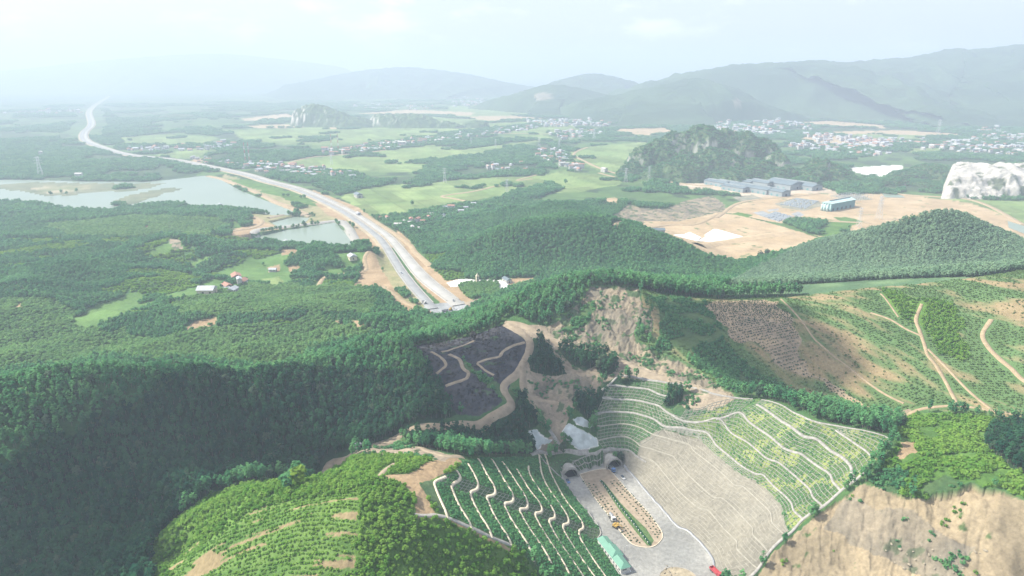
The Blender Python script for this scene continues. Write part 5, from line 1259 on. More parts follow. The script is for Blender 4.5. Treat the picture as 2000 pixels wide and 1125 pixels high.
# ------------------------------------------------------------------ tunnel portals
ROADV = np.array([.273, -.962])          # along the road, out of the tunnel
PORTALS = [(1113, 931.5, 'left grey arched tunnel portal under the grassy wall'), (1198.5, 912.5, 'right grey arched tunnel portal set in the beige slope')]
M_LINING = simple('tunnel_lining_shade', (.07, .07, .075), .9, .2, .4)  # darkness inside the tunnel is put into this near-black colour
for px, py, lb in PORTALS:
    x, y = at_z(px, py, 0.0)
    rz = math.atan2(ROADV[1], ROADV[0]) + math.pi / 2      # local -y looks out along the road
    t = thing('tunnel_portal', lb, 'tunnel portal', (float(x), float(y), 0), rz)
    def arch(r, n=22, stilt=1.6):
        return [(r, -.5)] + [(r * math.cos(a), stilt + r * math.sin(a)) for a in np.linspace(0, math.pi, n)] + [(-r, -.5)]
    def shell(r0, r1, y0, y1, m, name):
        a = arch(r0); b = arch(r1); mb = MB(); n = len(a)
        V = [(p, y0, q) for p, q in a] + [(p, y0, q) for p, q in b] + [(p, y1, q) for p, q in a] + [(p, y1, q) for p, q in b]
        F = []
        for k in range(n - 1):
            F += [(k, k + 1, n + k + 1, n + k), (2 * n + k, 3 * n + k, 3 * n + k + 1, 2 * n + k + 1), (k, 2 * n + k, 2 * n + k + 1, k + 1), (n + k, n + k + 1, 3 * n + k + 1, 3 * n + k)]
        F += [(0, n, 3 * n, 2 * n), (n - 1, 3 * n - 1, 4 * n - 1, 2 * n - 1)]
        mb.poly(V, F); return mb.build(name, m, t)
    shell(4.75, 5.7, -1.6, -.2, M_CONC, 'portal_rim')
    shell(4.8, 5.6, -.19, 9.5, simple('hood_concrete', (.42, .40, .36), .9, .25, .4), 'hood')
    a = arch(4.72); n = len(a); mb = MB()
    mb.poly([(p, -.3, q) for p, q in a] + [(p, 60, q) for p, q in a], [(k, n + k, n + k + 1, k + 1) for k in range(n - 1)])
    mb.poly([(p, 60, q) for p, q in a], [tuple(range(n))]); mb.poly([(-4.7, -.3, .05), (4.7, -.3, .05), (4.7, 60, .05), (-4.7, 60, .05)], [(0, 1, 2, 3)])
    mb.build('lining', M_LINING, t)
    mb = MB()
    for s in (-1, 1):
        mb.box(s * 4.45 - .35, s * 4.45 + .35, -.4, 40, .04, .45)
    mb.build('walkway', M_CONC, t)

# ------------------------------------------------------------------ road at the tunnel: median island, kerbs, hedge, lamp
MED = np.stack(at_z(*np.array([(1132,927),(1160,970),(1185,1002),(1208,1033),(1226,1055),(1237,1064),(1250,1068),(1265,1069.5),(1275,1068),(1284,1063),(1292,1054),(1294,1046),(1291,1036),(1278,1017),(1265,1000),(1230,963),(1193,921),(1177,916.5),(1155,920)], float).T), -1)
MEDS = spline(np.vstack([MED, MED[:1]]), 1.5)[:-1]
M_MED = ground_material('median_soil', .4)
c0 = MEDS.mean(0); V = []; K = 40
gx, gy = np.meshgrid(np.arange(MEDS[:, 0].min(), MEDS[:, 0].max(), .6), np.arange(MEDS[:, 1].min(), MEDS[:, 1].max(), .6))
GR = np.stack(at_z(*np.array([(1174,943),(1179,941),(1212,983),(1240,1012),(1262,1033),(1277,1056),(1271,1067),(1264,1066),(1240,1037),(1205,990)], float).T), -1)
flat_poly('median_island', MEDS, .22, simple('median_earth', (.29, .235, .17), .95, .22, .35, bump=.4), thick=.4, label='long bare earth median between the two tunnel roads', cat='median')
flat_poly('median_grass', GR, .27, simple('median_turf', (.075, .13, .045), .95, .35, .8, bump=.6), thick=.3, kind='stuff')
ribbon('kerb', np.vstack([MEDS, MEDS[:1]]), .2, M_CREAM, 'cream kerb round the long earth median', 'kerb', zc=0, top=.32, skirt=.05, drop=-.1)
hl = px_line([(1171,940),(1190,964),(1205,985),(1230,1016),(1250,1042),(1268,1066)], 0, step=1.0)
mb = MB()
V, F = ribbon_geo(hl - side(hl) * -.75, .55, top=.85, skirt=.15, drop=.2, zc=0, cols=2); V[:, :] += rng.normal(0, .12, V.shape)
put('hedge', new_mesh('hedge', V, F, [LEAF['dark']], False), 'clipped dark green hedge along the middle of the earth median', 'hedge')
pm = MB(); pm.box(-.16, .16, -.16, .16, 0, 1.0); pm.poly([(-.2, -.2, 1.0), (.2, -.2, 1.0), (.2, .2, 1.0), (-.2, .2, 1.0), (0, 0, 1.25)], [(0, 1, 4), (1, 2, 4), (2, 3, 4), (3, 0, 4)]); pm.box(-.19, .19, .0, .55, .75, .9)
me0 = None
for p in hl[1::3]:
    if me0 is None:
        o = pm.build('marker_post', M_WHITE, label='short white post in the row beside the median hedge', cat='post', group='white posts along the median hedge'); me0 = o.data
    else:
        o = put('marker_post', me0, 'short white post in the row beside the median hedge', 'post', 'white posts along the median hedge')
    o.location = (p[0], p[1], .25); o.rotation_euler = (0, 0, rng.uniform(-.2, .2))

# small plants of the median: set out in files
for (Lp, cnt, off) in (([(1140,940),(1170,982),(1200,1022),(1230,1056)], 26, 0), ([(1150,945),(1180,985),(1215,1030),(1242,1058)], 24, 0), ([(1160,948),(1195,993),(1228,1037),(1250,1062)], 24, 0), ([(1200,940),(1235,975),(1265,1010),(1286,1045)], 24, 0), ([(1192,942),(1228,980),(1258,1016),(1282,1050)], 24, 0), ([(1208,940),(1245,980),(1272,1010),(1290,1042)], 22, 0)):
    P = resamp(px_line(Lp, 0, step=1), cnt); P = P + rng.normal(0, .25, P.shape)
    add('dark_sapling', P[:, 0], P[:, 1], rng.uniform(.7, 1.1, cnt), rng.uniform(.6, .9, cnt))

# roundabout of rubble at the bottom edge
cx, cy_ = (float(v) for v in at_z(1326, 1132, 0))
RB_ = [(cx + 10.0 * math.cos(a), cy_ + 9.2 * math.sin(a)) for a in np.linspace(0, 2 * math.pi, 48, endpoint=False)]
flat_poly('round_island', RB_, .22, simple('island_earth', (.31, .265, .185), .95, .3, .4, bump=.6), thick=.4, label='round rubble island at the bottom edge of the paved yard', cat='traffic island')
ribbon('kerb', np.array(RB_ + RB_[:1]), .2, M_CONC, 'pale kerb round the rubble island at the bottom edge', 'kerb', zc=0, top=.34, skirt=.05, drop=-.1)


def boulder(name, r, seed, m):
    bm = bmesh.new(); bmesh.ops.create_icosphere(bm, subdivisions=2, radius=r); g = np.random.default_rng(seed); o = g.uniform(0, 90, 3); f = g.uniform(.6, 1.2, 3)
    for v in bm.verts:
        k = .62 + .8 * float(vnoise(v.co.x / r * 1.1 + o[0] + v.co.z / r, v.co.y / r * 1.1 + o[1], seed)); v.co = Vector((v.co.x * k * f[0], v.co.y * k * f[1], v.co.z * k * f[2] * .8))
    me = bpy.data.meshes.new(name); bm.to_mesh(me); bm.free(); me.materials.append(m); return me


BM = [boulder('boulder', 1, s, M_ROCK) for s in range(5)]
for (px, py, r) in ((1300, 1112, .7), (1306, 1118, .9), (1312, 1110, .5), (1298, 1120, .8), (1318, 1120, .6), (1310, 1123, .7), (1303, 1106, .5)):
    x, y = at_z(px, py, 0); o = put('boulder', BM[int(px) % 5], 'grey rubble block heaped on the round island at the bottom edge', 'boulder', 'rubble on the round island', loc=(float(x), float(y), .35)); o.scale = (r, r, r * .8); o.rotation_euler = (0, 0, px)
RK = [(1742,1058),(1760,1066),(1772,1080),(1784,1074),(1790,1090),(1800,1064),(1806,1098),(1815,1080),(1822,1072),(1826,1110),(1836,1088),(1842,1098),(1850,1110),(1856,1082),(1862,1120),(1868,1104),(1776,1100),(1765,1110),(1748,1095),(1790,1116),(1810,1120),(1730,1076),(1880,1112),(1720,1050),(1905,1077),(1915,1080),(1925,1076),(1500,1095),(1512,1102)]
RKp = unproj(*np.array(RK, float).T, dmax=500); RKz = H(RKp[:, 0], RKp[:, 1])
for i, (p, z) in enumerate(zip(RKp, RKz)):
    s = rng.uniform(.4, 1.0); o = put('boulder', BM[i % 5], 'pale boulder fallen on the bare cut bank at lower right', 'boulder', 'boulders on the bare cut bank', loc=(p[0], p[1], z + .1 * s)); o.scale = (s, s, s * .75); o.rotation_euler = (0, 0, i * 1.3)

# ------------------------------------------------------------------ operations building with stepped green roofs
A = np.array(at_z(1212.5, 1121.6, 0)); B = np.array(at_z(1166.9, 1062.5, 0)); d = B - A; Lb = float(np.hypot(*d)); rz = math.atan2(d[1], d[0]) - math.pi / 2
bl = thing('service_building', 'long white building with stepped green gable roofs beside the paved yard', 'building', (float(A[0]), float(A[1]), 0), rz)
# local y runs along the building away from the camera, local x to the right; front left ground corner is the origin
Wd = 5.4
mb = MB(); mb.box(0, Wd, 0, Lb, -.3, 3.3); mb.box(-.35, Wd + .9, -.4, Lb + .3, -.3, .18); mb.build('wall', M_WHITE, bl)
ov = .45


def gable(x0, x1, y0, y1, ze, zr, hip0=0, hip1=0):
    xm = (x0 + x1) / 2; m = MB()
    m.poly([(x0, y0, ze), (x1, y0, ze), (x1, y1, ze), (x0, y1, ze), (xm, y0 + hip0, zr), (xm, y1 - hip1, zr)], [(0, 4, 5, 3), (1, 2, 5, 4), (0, 1, 4), (3, 5, 2), (0, 3, 2, 1)]); return m


L3 = Lb / 3
gable(-ov, Wd + ov, -ov, L3 + .4, 3.32, 4.9, 2.6, 0).build('roof', M_ROOFG, bl)
gable(-ov, Wd + 1.5, L3 + .42, 2 * L3 + 1.2, 3.36, 5.25, 2.6, 0).build('roof', M_ROOFG, bl)
gable(-ov, Wd + .6, 2 * L3 + 1.22, Lb + ov, 3.34, 4.9, 0, .6).build('roof', M_ROOFG, bl)
w0 = None
for i in range(8):
    y0 = 1.2 + i * (Lb - 2.4) / 8
    f = MB().box(-.06, .02, y0, y0 + 1.3, 1.1, 2.3).build('window', M_GREY, bl); MB().box(-.09, -.055, y0 + .1, y0 + 1.2, 1.2, 2.2).build('pane', M_GLASS, f)
for i in range(5):
    y0 = 2 + i * (Lb - 4) / 5; f = MB().box(Wd - .02, Wd + .06, y0, y0 + 1.1, .2, 2.4).build('door', M_GREY, bl)
f = MB().box(1.0, 3.4, -.07, .02, 1.9, 2.6).build('window', M_GREY, bl); MB().box(1.1, 3.3, -.1, -.065, 2.0, 2.5).build('pane', M_GLASS, f)
c = thing('lamp_post', 'tall grey lamp post in front of the white building', 'lamp post', (float(at_z(1218.5, 1090, 0)[0]), float(at_z(1218.5, 1090, 0)[1]), 0))
MB().bar((0, 0, 0), (0, 0, 7.5), .09, 6, .06).bar((0, 0, 7.4), (1.1, 0, 7.8), .05, 5).build('pole', M_GREY, c); MB().box(.9, 1.6, -.15, .15, 7.72, 7.86).build('lamp_head', M_PYLON, c)
hut = np.array(unproj([704], [873], 450)[0]); t = thing('hut', 'small hut with pale blue tin roof beside the dirt road in the woods', 'hut', (hut[0], hut[1], float(H(hut[0], hut[1]))), .5)
MB().box(-2.6, 2.6, -1.8, 1.8, -1, 2.4).build('wall', M_CONC, t); gable(-3.2, 3.2, -2.3, 2.3, 2.42, 3.5).build('roof', M_TIN, t); MB().box(-.5, .5, -1.86, -1.78, -.2, 1.9).build('door', M_DARK, t)

# ------------------------------------------------------------------ vehicles
def wheels(t, xs, y, r, w=.3):
    for x in xs:
        for s in (-1, 1):
            f = MB().bar((x, s * y - w / 2, r), (x, s * y + w / 2, r), r, 14).build('wheel', M_TYRE, t); MB().bar((x, s * y - w / 2 - .02, r), (x, s * y + w / 2 + .02, r), r * .5, 10).build('rim', M_GREY, f)


def truck(lb, px, py, rz, cabm, bedm, z=0, L=7.2, drum=False, name='truck'):
    x, y = at_z(px, py, z); t = thing(name, lb, 'truck', (float(x), float(y), z), rz)
    MB().box(-L / 2, L / 2, -.45, .45, .62, .9).build('chassis', M_DARK, t)
    MB().prism([(L / 2 - 1.9, .9), (L / 2, .9), (L / 2 + .05, 1.8), (L / 2 - .25, 2.9), (L / 2 - 1.9, 2.95)], 'y', -1.15, 1.15).build('cab', cabm, t)
    MB().poly([(L / 2 + .07, -1, 1.85), (L / 2 + .07, 1, 1.85), (L / 2 - .2, .95, 2.7), (L / 2 - .2, -.95, 2.7)], [(0, 1, 2, 3)]).build('windscreen', M_GLASS, t)
    if drum:
        m = MB(); m.bar((-L / 2 + .2, 0, 2.5), (-L / 2 + 2.2, 0, 2.2), .55, 14, 1.25).bar((-L / 2 + 2.2, 0, 2.2), (L / 2 - 2.1, 0, 1.95), 1.25, 14, .8); m.build('drum', bedm, t, True)
    else:
        m = MB(); m.box(-L / 2, L / 2 - 2.1, -1.2, 1.2, .95, 1.15); m.box(-L / 2, L / 2 - 2.1, -1.25, -1.13, 1.15, 2.2); m.box(-L / 2, L / 2 - 2.1, 1.13, 1.25, 1.15, 2.2); m.box(L / 2 - 2.22, L / 2 - 2.1, -1.12, 1.12, 1.15, 2.4); m.box(-L / 2, -L / 2 + .1, -1.12, 1.12, 1.15, 2.1)
        m.build('cargo_bed', bedm, t)
    for s in (-1, 1):
        MB().box(L / 2 + .02, L / 2 + .09, s * .85 - .16, s * .85 + .16, 1.0, 1.25).build('headlight', M_WHITE, t)
    wheels(t, (L / 2 - 1.1, -L / 2 + 2.2, -L / 2 + 1.0), 1.05, .5)
    return t


def excavator(lb, px, py, rz, z=0, s=1.0):
    x, y = at_z(px, py, z); t = thing('excavator', lb, 'excavator', (float(x), float(y), z), rz); t.scale = (s, s, s)
    for q in (-1, 1):
        MB().prism([(-1.9, .45), (-1.6, .05), (1.6, .05), (1.9, .45), (1.6, .85), (-1.6, .85)], 'y', q * 1.1 - .3, q * 1.1 + .3).build('track', M_TYRE, t)
    MB().box(-1.9, 1.1, -1.25, 1.25, .95, 1.9).prism([(-1.9, 1.9), (-.6, 1.9), (-.6, 2.3), (-1.7, 2.3)], 'y', -1.2, 1.2).build('body', M_YEL, t)
    cab = MB().box(.1, 1.5, -.15, 1.2, 1.92, 3.1).build('cab', M_YEL, t); MB().box(.3, 1.53, 0, 1.1, 2.2, 2.95).build('pane', M_GLASS, cab)
    bo = MB().bar((.9, -.6, 1.7), (3.2, -.6, 4.0), .28, 4).bar((3.2, -.6, 4.0), (5.0, -.6, 3.4), .22, 4).bar((5.0, -.6, 3.4), (5.2, -.6, 1.4), .18, 4).build('boom', M_YEL, t)
    MB().prism([(4.7, .5), (5.5, .3), (5.7, 1.2), (5.1, 1.5)], 'y', -1.1, -.1).build('bucket', M_GREY, t)
    return t


def car(lb, px, py, rz, m, z=0):
    x, y = at_z(px, py, z); t = thing('car', lb, 'car', (float(x), float(y), z), rz)
    MB().prism([(-2.2, .35), (2.2, .35), (2.25, .75), (1.2, .95), (-2.1, 1.0), (-2.25, .7)], 'y', -.9, .9).build('body', m, t)
    MB().prism([(-1.9, 1.0), (1.0, .96), (.35, 1.5), (-1.4, 1.52)], 'y', -.78, .78).build('cabin', M_GLASS, t); wheels(t, (1.35, -1.35), .8, .33, .22)
    return t


ra = math.atan2(ROADV[1], ROADV[0])
truck('grey mixer truck parked at the kerb of the earth median', 1195, 1014, ra, M_WHITE, M_GREY, drum=True, L=6.4)
excavator('yellow excavator working at the kerb of the earth median', 1203, 1030, ra + .5, s=.95)
truck('dark truck leaving the mouth of the right tunnel portal', 1195.5, 919, ra, M_BLUE, M_GREY, L=6.5)
car('pale car on the road outside the right tunnel portal', 1216, 934, ra + .1, M_WHITE)
truck('red truck cut off by the bottom edge beside the beige slope', 1398, 1121, ra + .12, M_REDP, M_REDP, L=8)
truck('white tipper truck on the far highway near its closed end', 828.5, 592, ra + .3, M_WHITE, M_GREY, .8)
car('dark car on the far highway near its closed end', 886, 588, ra, M_GREY, .8)
excavator('small yellow excavator on the rubble at the closed end of the far highway', 880, 606, 1.0)
truck('grey truck on the gravel at the closed end of the far highway', 869, 608.5, .5, M_GREY, M_GREY)
for px, py, lb, m in ((784, 534, 'dark car far down the left carriageway of the highway', M_GREY), (786.5, 536.5, 'pale car following a dark car on the far highway', M_WHITE), (1109, 941, 'blue pickup parked outside the left tunnel portal', M_BLUE)):
    car(lb, px, py, ra, m, .8 if px < 1000 else 0)
for i, (px, py, hgt) in enumerate(((1103.5, 935, 0), (1105, 938.5, 0), (1323, 1027, 0))):
    pass

# ------------------------------------------------------------------ monument tower and yard beyond the ridge
x, y = at_z(932.5, 551.5, 2.0)
t = thing('tower', 'slender cream tower with pointed cap on the white gravel yard', 'tower', (float(x), float(y), 1.5), .4)
MB().box(-1.7, 1.7, -1.7, 1.7, -3, 8.6).build('shaft', M_CREAM, t); MB().box(-2.1, 2.1, -2.1, 2.1, 8.62, 9.1).build('cornice', M_CREAM, t)
m = MB(); m.poly([(-1.5, -1.5, 9.12), (1.5, -1.5, 9.12), (1.5, 1.5, 9.12), (-1.5, 1.5, 9.12), (0, 0, 12.6)], [(0, 1, 4), (1, 2, 4), (2, 3, 4), (3, 0, 4)]); m.build('cap', M_CREAM, t); MB().bar((0, 0, 12.4), (0, 0, 14.2), .12, 5).build('finial', M_GREY, t)
for q in range(3):
    MB().box(-.5, .5, -1.74, -1.69, 1 + q * 2.6, 2.6 + q * 2.6).build('window', M_DARK, t)

# ------------------------------------------------------------------ houses
M_HOUSE = simple('house_plaster', (.44, .43, .41), .8, .15, .3)


def house_meshes():
    out = []
    for k, (w, l, h, rf, two) in enumerate(((7, 10, 3.4, M_TILE, 0), (6, 9, 3.2, M_TIN, 0), (6, 12, 6.4, M_WHITE, 1), (8, 11, 3.5, M_TIN, 0), (5.5, 11, 9, M_TILE, 1), (7, 13, 3.6, M_SHEDR, 0))):
        mb = MB(); mb.box(-w / 2, w / 2, -l / 2, l / 2, -1.2, h, 0); xm = 0; o = .5; rh = w * .28
        mb.poly([(-w / 2 - o, -l / 2 - o, h), (w / 2 + o, -l / 2 - o, h), (w / 2 + o, l / 2 + o, h), (-w / 2 - o, l / 2 + o, h), (0, -l / 2 - o, h + rh), (0, l / 2 + o, h + rh)], [(0, 4, 5, 3), (1, 2, 5, 4), (0, 1, 4), (3, 5, 2), (0, 3, 2, 1)], 1)
        for s in (-1, 1):
            for j in range(2 if not two else 3):
                z0 = 1.0 if j < 2 else h - 2.2
                mb.box(s * w / 2 - .05, s * w / 2 + .05, -l / 2 + 1.2 + (j % 2) * l * .45, -l / 2 + 2.6 + (j % 2) * l * .45, z0, z0 + 1.2, 2)
            mb.box(-.6, .6, s * l / 2 - .05, s * l / 2 + .05, 0, 2.1, 2)
        o = mb.build('house', [M_HOUSE if k != 3 else M_CREAM, M_HOUSE if rf is M_WHITE else rf, M_DARK]); me = o.data; bpy.data.objects.remove(o); out.append(me)
    return out


HM = house_meshes()
VIL = [  # name in the label, outline, houses, size
 ('strung along the highway below the wooded rise', [(440,322),(520,318),(560,322),(640,330),(700,340),(690,350),(600,345),(540,338),(480,334)], 90, 1.2),
 ('in the long strip village between the rice fields', [(615,302),(640,296),(760,278),(820,272),(880,264),(960,254),(1050,246),(1050,252),(960,264),(880,274),(760,292),(660,304)], 170, 1.25),
 ('in the village beside the curving white road', [(1040,300),(1060,290),(1100,298),(1130,320),(1150,332),(1120,334),(1080,318),(1050,316)], 60, 1.2),
 ('in the smoky hamlet in the middle of the fields', [(935,318),(990,310),(1030,325),(1045,335),(1000,338),(950,330)], 16, 1.1),
 ('in the hamlet between highway and wooded hills', [(725,428),(745,424),(800,436),(880,405),(905,408),(980,388),(990,394),(900,420),(820,452),(780,452),(740,440)], 26, .95),
 ('in the big pale village at the far right', [(1790,292),(1850,278),(1900,268),(2010,268),(2040,300),(1960,304),(1900,298),(1820,296)], 150, 1.25),
 ('in the village behind the limestone hill', [(1540,286),(1580,276),(1620,280),(1660,290),(1740,300),(1700,306),(1600,296),(1550,294)], 60, 1.4),
 ('in the farm plots by the rectangular reservoir', [(455,545),(475,548),(480,575),(400,577),(395,570)], 5, 1.0),
]
TOWN = [([(1060,212),(1120,206),(1200,215),(1280,222),(1400,228),(1430,240),(1380,246),(1260,238),(1120,228)], 420, 1.7), ([(880,200),(930,196),(1000,200),(1010,206),(940,210),(880,208)], 90, 1.9), ([(1020,238),(1120,234),(1200,240),(1180,248),(1060,248)], 140, 1.6), ([(1440,228),(1560,240),(1600,255),(1500,250)], 90, 1.7), ([(700,186),(900,178),(980,186),(900,195),(740,192)], 60, 2.0), ([(1380,240),(1480,250),(1540,262),(1480,266),(1390,256)], 110, 1.6), ([(560,212),(700,205),(860,205),(860,216),(700,214)], 50, 1.7), ([(0,222),(120,214),(180,220),(80,226)], 40, 1.8), ([(1640,280),(1720,282),(1740,290),(1660,292)], 50, 1.6), ([(220,292),(420,280),(520,284),(430,292),(300,298)], 50, 1.3), ([(1930,250),(2020,262),(2020,280),(1900,262)], 40, 1.5), ([(1560,262),(1700,270),(1840,276),(1800,284),(1600,276)], 70, 1.5), ([(1060,262),(1140,256),(1180,262),(1100,274)], 50, 1.4), ([(330,318),(400,306),(440,320),(380,326)], 14, 1.1)]
N_SOLO = 0
VV = []; FF = []; FM = []; nb = 0
for nm, P, n, sz in VIL + [('', P, n, sz) for P, n, sz in TOWN]:
    W = unproj(*dens(P, 20).T, dmax=8000); lo = W.min(0); hi = W.max(0); c = 0; tries = 0; pts = []; solo = 0
    cap = int(n * .66) if nm else 0
    while c < n and tries < n * 60:
        tries += 1; p = lo + rng.random(2) * (hi - lo)
        if in_poly(p[:1], p[1:], W)[0] and (not nm or (all(math.hypot(p[0] - q[0], p[1] - q[1]) > 9 * sz for q in pts) and clear_mask(p[:1], p[1:])[0])) and seg_dist(p[:1], p[1:], HW)[0] > 26:
            pts.append(p); c += 1
    for i, p in enumerate(sorted(pts, key=lambda q: q[1])):
        a = rng.choice([0, 1.57]) + rng.normal(.35, .25); s = sz * rng.uniform(.8, 1.25); me = HM[rng.integers(0, 6)]; z = float(H(*p))
        if nm and i < cap and N_SOLO < 298:
            N_SOLO += 1
            o = put('house', me, 'small pale house ' + nm, 'house', 'houses ' + nm, loc=(p[0], p[1], z)); o.scale = (s, s, s); o.rotation_euler = (0, 0, a)
        else:           # the far and small rest of the villages and towns
            v = np.empty(len(me.vertices) * 3); me.vertices.foreach_get('co', v); v = v.reshape(-1, 3) * s; ca, sa = math.cos(a), math.sin(a)
            VV += [(ca * q[0] - sa * q[1] + p[0], sa * q[0] + ca * q[1] + p[1], q[2] + z) for q in v]; FF += [tuple(i + nb for i in f.vertices) for f in me.polygons]; k2 = 1 + int(rng.integers(0, 3) == 0); FM += [(0 if f.material_index == 0 else k2 if f.material_index == 1 else 3) for f in me.polygons]; nb += len(v)
        if nm:
            CLEAR.append((np.array([p, p + .5]), 5.5))
put('town', new_mesh('town', VV, FF, [M_HOUSE, M_TIN, M_TILE, M_DARK], False, FM), 'countless far white houses scattered below the hazy mountains', 'town', kind='stuff')

# farm buildings one can tell apart
FARM = [(462,545,'house with red tiled roof among the trees left of the highway',0,1.5), (405,573,'long low farm shed with pale green roof among the trees',3,1.6), (560,474,'white house on the near bank of the rectangular reservoir',1,1.2), (533,530,'white farmhouse beside the bare plots left of the highway',1,1.0), (430,400,'small white house near the tip of the lake wood',1,1.0), (688,505,'small house beside the trees next to the highway slope',3,1.2), (700,420,'white house between the small pond and the highway',1,1.2), (925,400,'white house at the edge of the hamlet under the wooded hills',1,1.1), (155,346,'lone white house on the far shore of the lake',2,1.4), (80,303,'white twin house in the far left woods',2,1.6), (700,385,'long white farm shed alone in the rice field',5,1.8), (990,550,'low white shed at the end of the white gravel yard',5,1.0), (1285,455,'small grey site office beside the sandy earthworks',5,1.3), (785,285,'large white hall at the fork of the strip village',2,2.2), (635,298,'cream hall at the near end of the strip village',4,1.8), (1180,336,'white farm beside the junction of pale field roads',2,1.5)]
for px, py, lb, k, s in FARM:
    p = unproj([px], [py], 6000)[0]; o = put('farmhouse', HM[k], lb, 'house', loc=(p[0], p[1], float(H(*p)))); o.scale = (s, s, s); o.rotation_euler = (0, 0, .5 + 1.1 * (px % 2)); CLEAR.append((np.array([p, p + .5]), 11))

# ------------------------------------------------------------------ factory sheds
def shed(lb, px, py, L, W, h, rz, roof=M_SHEDR, wall=M_SHEDW):
    p = at_z(px, py, 0); t = thing('factory_shed', lb, 'factory', (float(p[0]), float(p[1]), 0), rz, None)
    MB().box(-L / 2, L / 2, -W / 2, W / 2, -1, h).build('wall', wall, t)
    m = MB(); m.prism([(-W / 2 - .8, h + .02), (W / 2 + .8, h + .02), (W / 2 + .8, h + .5), (0, h + W * .13), (-W / 2 - .8, h + .5)], 'x', -L / 2 - .8, L / 2 + .8); m.build('roof', roof, t)
    m = MB(); m.box(-L / 2 + 3, L / 2 - 3, -1.6, 1.6, h + W * .11, h + W * .13 + 1.5); m.build('roof_vent', M_SHEDW, t)
    for k in range(int(L / 14)):
        MB().box(-L / 2 + 5 + k * 14, -L / 2 + 9.5 + k * 14, -W / 2 - .06, -W / 2 + .05, 0, 4.8).build('door', M_TEAL, t)
    for s in (-1, 1):
        MB().box(s * L / 2 - .06, s * L / 2 + .06, -3, 3, 0, 5.5).build('door', M_DARK, t)
    CLEAR.append((np.array([p, np.array(p) + .5]), L * .6))
    return t


sa = math.atan2(-62, 42)
SH = [('first blue grey factory shed at the left end of the works', 1402, 362, 60, 26, 9), ('second blue grey factory shed from the left end of the works', 1424, 364, 62, 26, 9), ('factory shed in front of the second one from the left', 1436, 372, 58, 24, 9), ('blue grey factory shed in the back row under the limestone hill', 1452, 360, 54, 26, 9), ('long blue grey factory shed in the middle of the front row', 1474, 374, 84, 34, 10), ('long blue grey factory shed at the right of the front row', 1500, 378, 88, 30, 10),
      ('darker factory shed in the middle of the back row', 1487, 364, 50, 28, 11), ('broad factory shed at the right of the back row', 1532, 366, 66, 54, 11), ('last factory shed, half hidden in smoke at the right end', 1572, 368, 60, 40, 9)]
for lb, px, py, L, W, h in SH:
    shed(lb, px, py, L, W, h, sa if 'back' not in lb or 'middle' in lb else sa)
g0 = np.array(at_z(1623, 413, 0)); g1 = np.array(at_z(1669, 404, 0)); d = g1 - g0; L = float(np.hypot(*d)); rz = math.atan2(d[1], d[0])
t = thing('warehouse', 'tall dark teal warehouse with striped gable on the bare plain', 'warehouse', (float(g0[0]), float(g0[1]), 0), rz)
MB().box(0, L, 0, 20, -1, 14).build('wall', M_TEAL, t); m = MB(); m.prism([(-.8, 14.02), (20.8, 14.02), (20.8, 14.5), (10, 17.4), (-.8, 14.5)], 'x', -.8, L + .8); m.build('roof', M_TEALP, t)
MB().box(8, L - 4, 9, 11, 17.2, 18.6).build('roof_vent', M_SHEDR, t)
for k in range(4):
    MB().box(-.3, .04, 1 + k * 4.9, 3.6 + k * 4.9, 0, 13.6).build('cladding_panel', M_TEALP, t)
for k in range(5):
    MB().box(4 + k * L / 5.5, 9 + k * L / 5.5, -.08, .04, 0, 5).build('door', M_DARK, t)
for k, q in enumerate(((-7, 4), (-7.5, 9.5), (-6.5, 15))):
    a = rz; p = g0 + np.array([math.cos(a) * q[0] - math.sin(a) * q[1], math.sin(a) * q[0] + math.cos(a) * q[1]])
    s = thing('silo', ('nearest', 'middle', 'farthest')[k] + ' of three pale silos at the gable of the teal warehouse', 'silo', (float(p[0]), float(p[1]), 0)); MB().bar((0, 0, 0), (0, 0, 11), 2.1, 16).build('tank', M_TEALP, s, True); MB().bar((0, 0, 11.02), (0, 0, 13), 2.2, 16, .4).build('cone_cap', M_PYLON, s)
CLEAR.append((np.array([g0, g1]), 30))
g = thing('steel_frame', 'bare grid of pale columns for a hall being built behind the teal warehouse', 'steel frame', (float(at_z(1665, 389, 0)[0]), float(at_z(1665, 389, 0)[1]), 0), sa)
for i in range(6):
    for j in range(9):
        MB().bar((i * 9 - 25, j * 9 - 36, 0), (i * 9 - 25, j * 9 - 36, 8), .35, 4).build('column', M_PYLON, g)
for i in range(6):
    MB().bar((i * 9 - 25, -36, 8.2), (i * 9 - 25, 36, 8.2), .3, 4).build('beam', M_PYLON, g)
# covered stacks on the storage plots
for pts, nr, nc, lb in (([(1490,423),(1515,414),(1550,424),(1520,433)], 8, 12, 'grey covered pallet stack on the front storage plot'), ([(1522,400),(1556,388),(1600,393),(1572,409)], 9, 14, 'grey covered pallet stack on the broad back storage plot')):
    Q = np.stack(at_z(*np.array(pts, float).T), -1); mb = MB().box(-1.7, 1.7, -1.1, 1.1, 0, 1.6); mb.box(-1.8, 1.8, -1.2, 1.2, 1.6, 1.75); o0 = mb.build('pallet_stack', simple('stack_cover', (.33, .37, .40), .7, .2, .5), label=lb, cat='stack', group=lb + 's'); first = True
    for i in range(nr):
        for j in range(nc):
            u, v = (i + .5) / nr, (j + .5) / nc; p = (Q[0] * (1 - u) + Q[1] * u) * (1 - v) + (Q[3] * (1 - u) + Q[2] * u) * v
            if rng.random() < .2:
                continue
            o = o0 if first else put('pallet_stack', o0.data, lb, 'stack', lb + 's'); first = False; o.location = (p[0], p[1], .0); o.rotation_euler = (0, 0, .6)
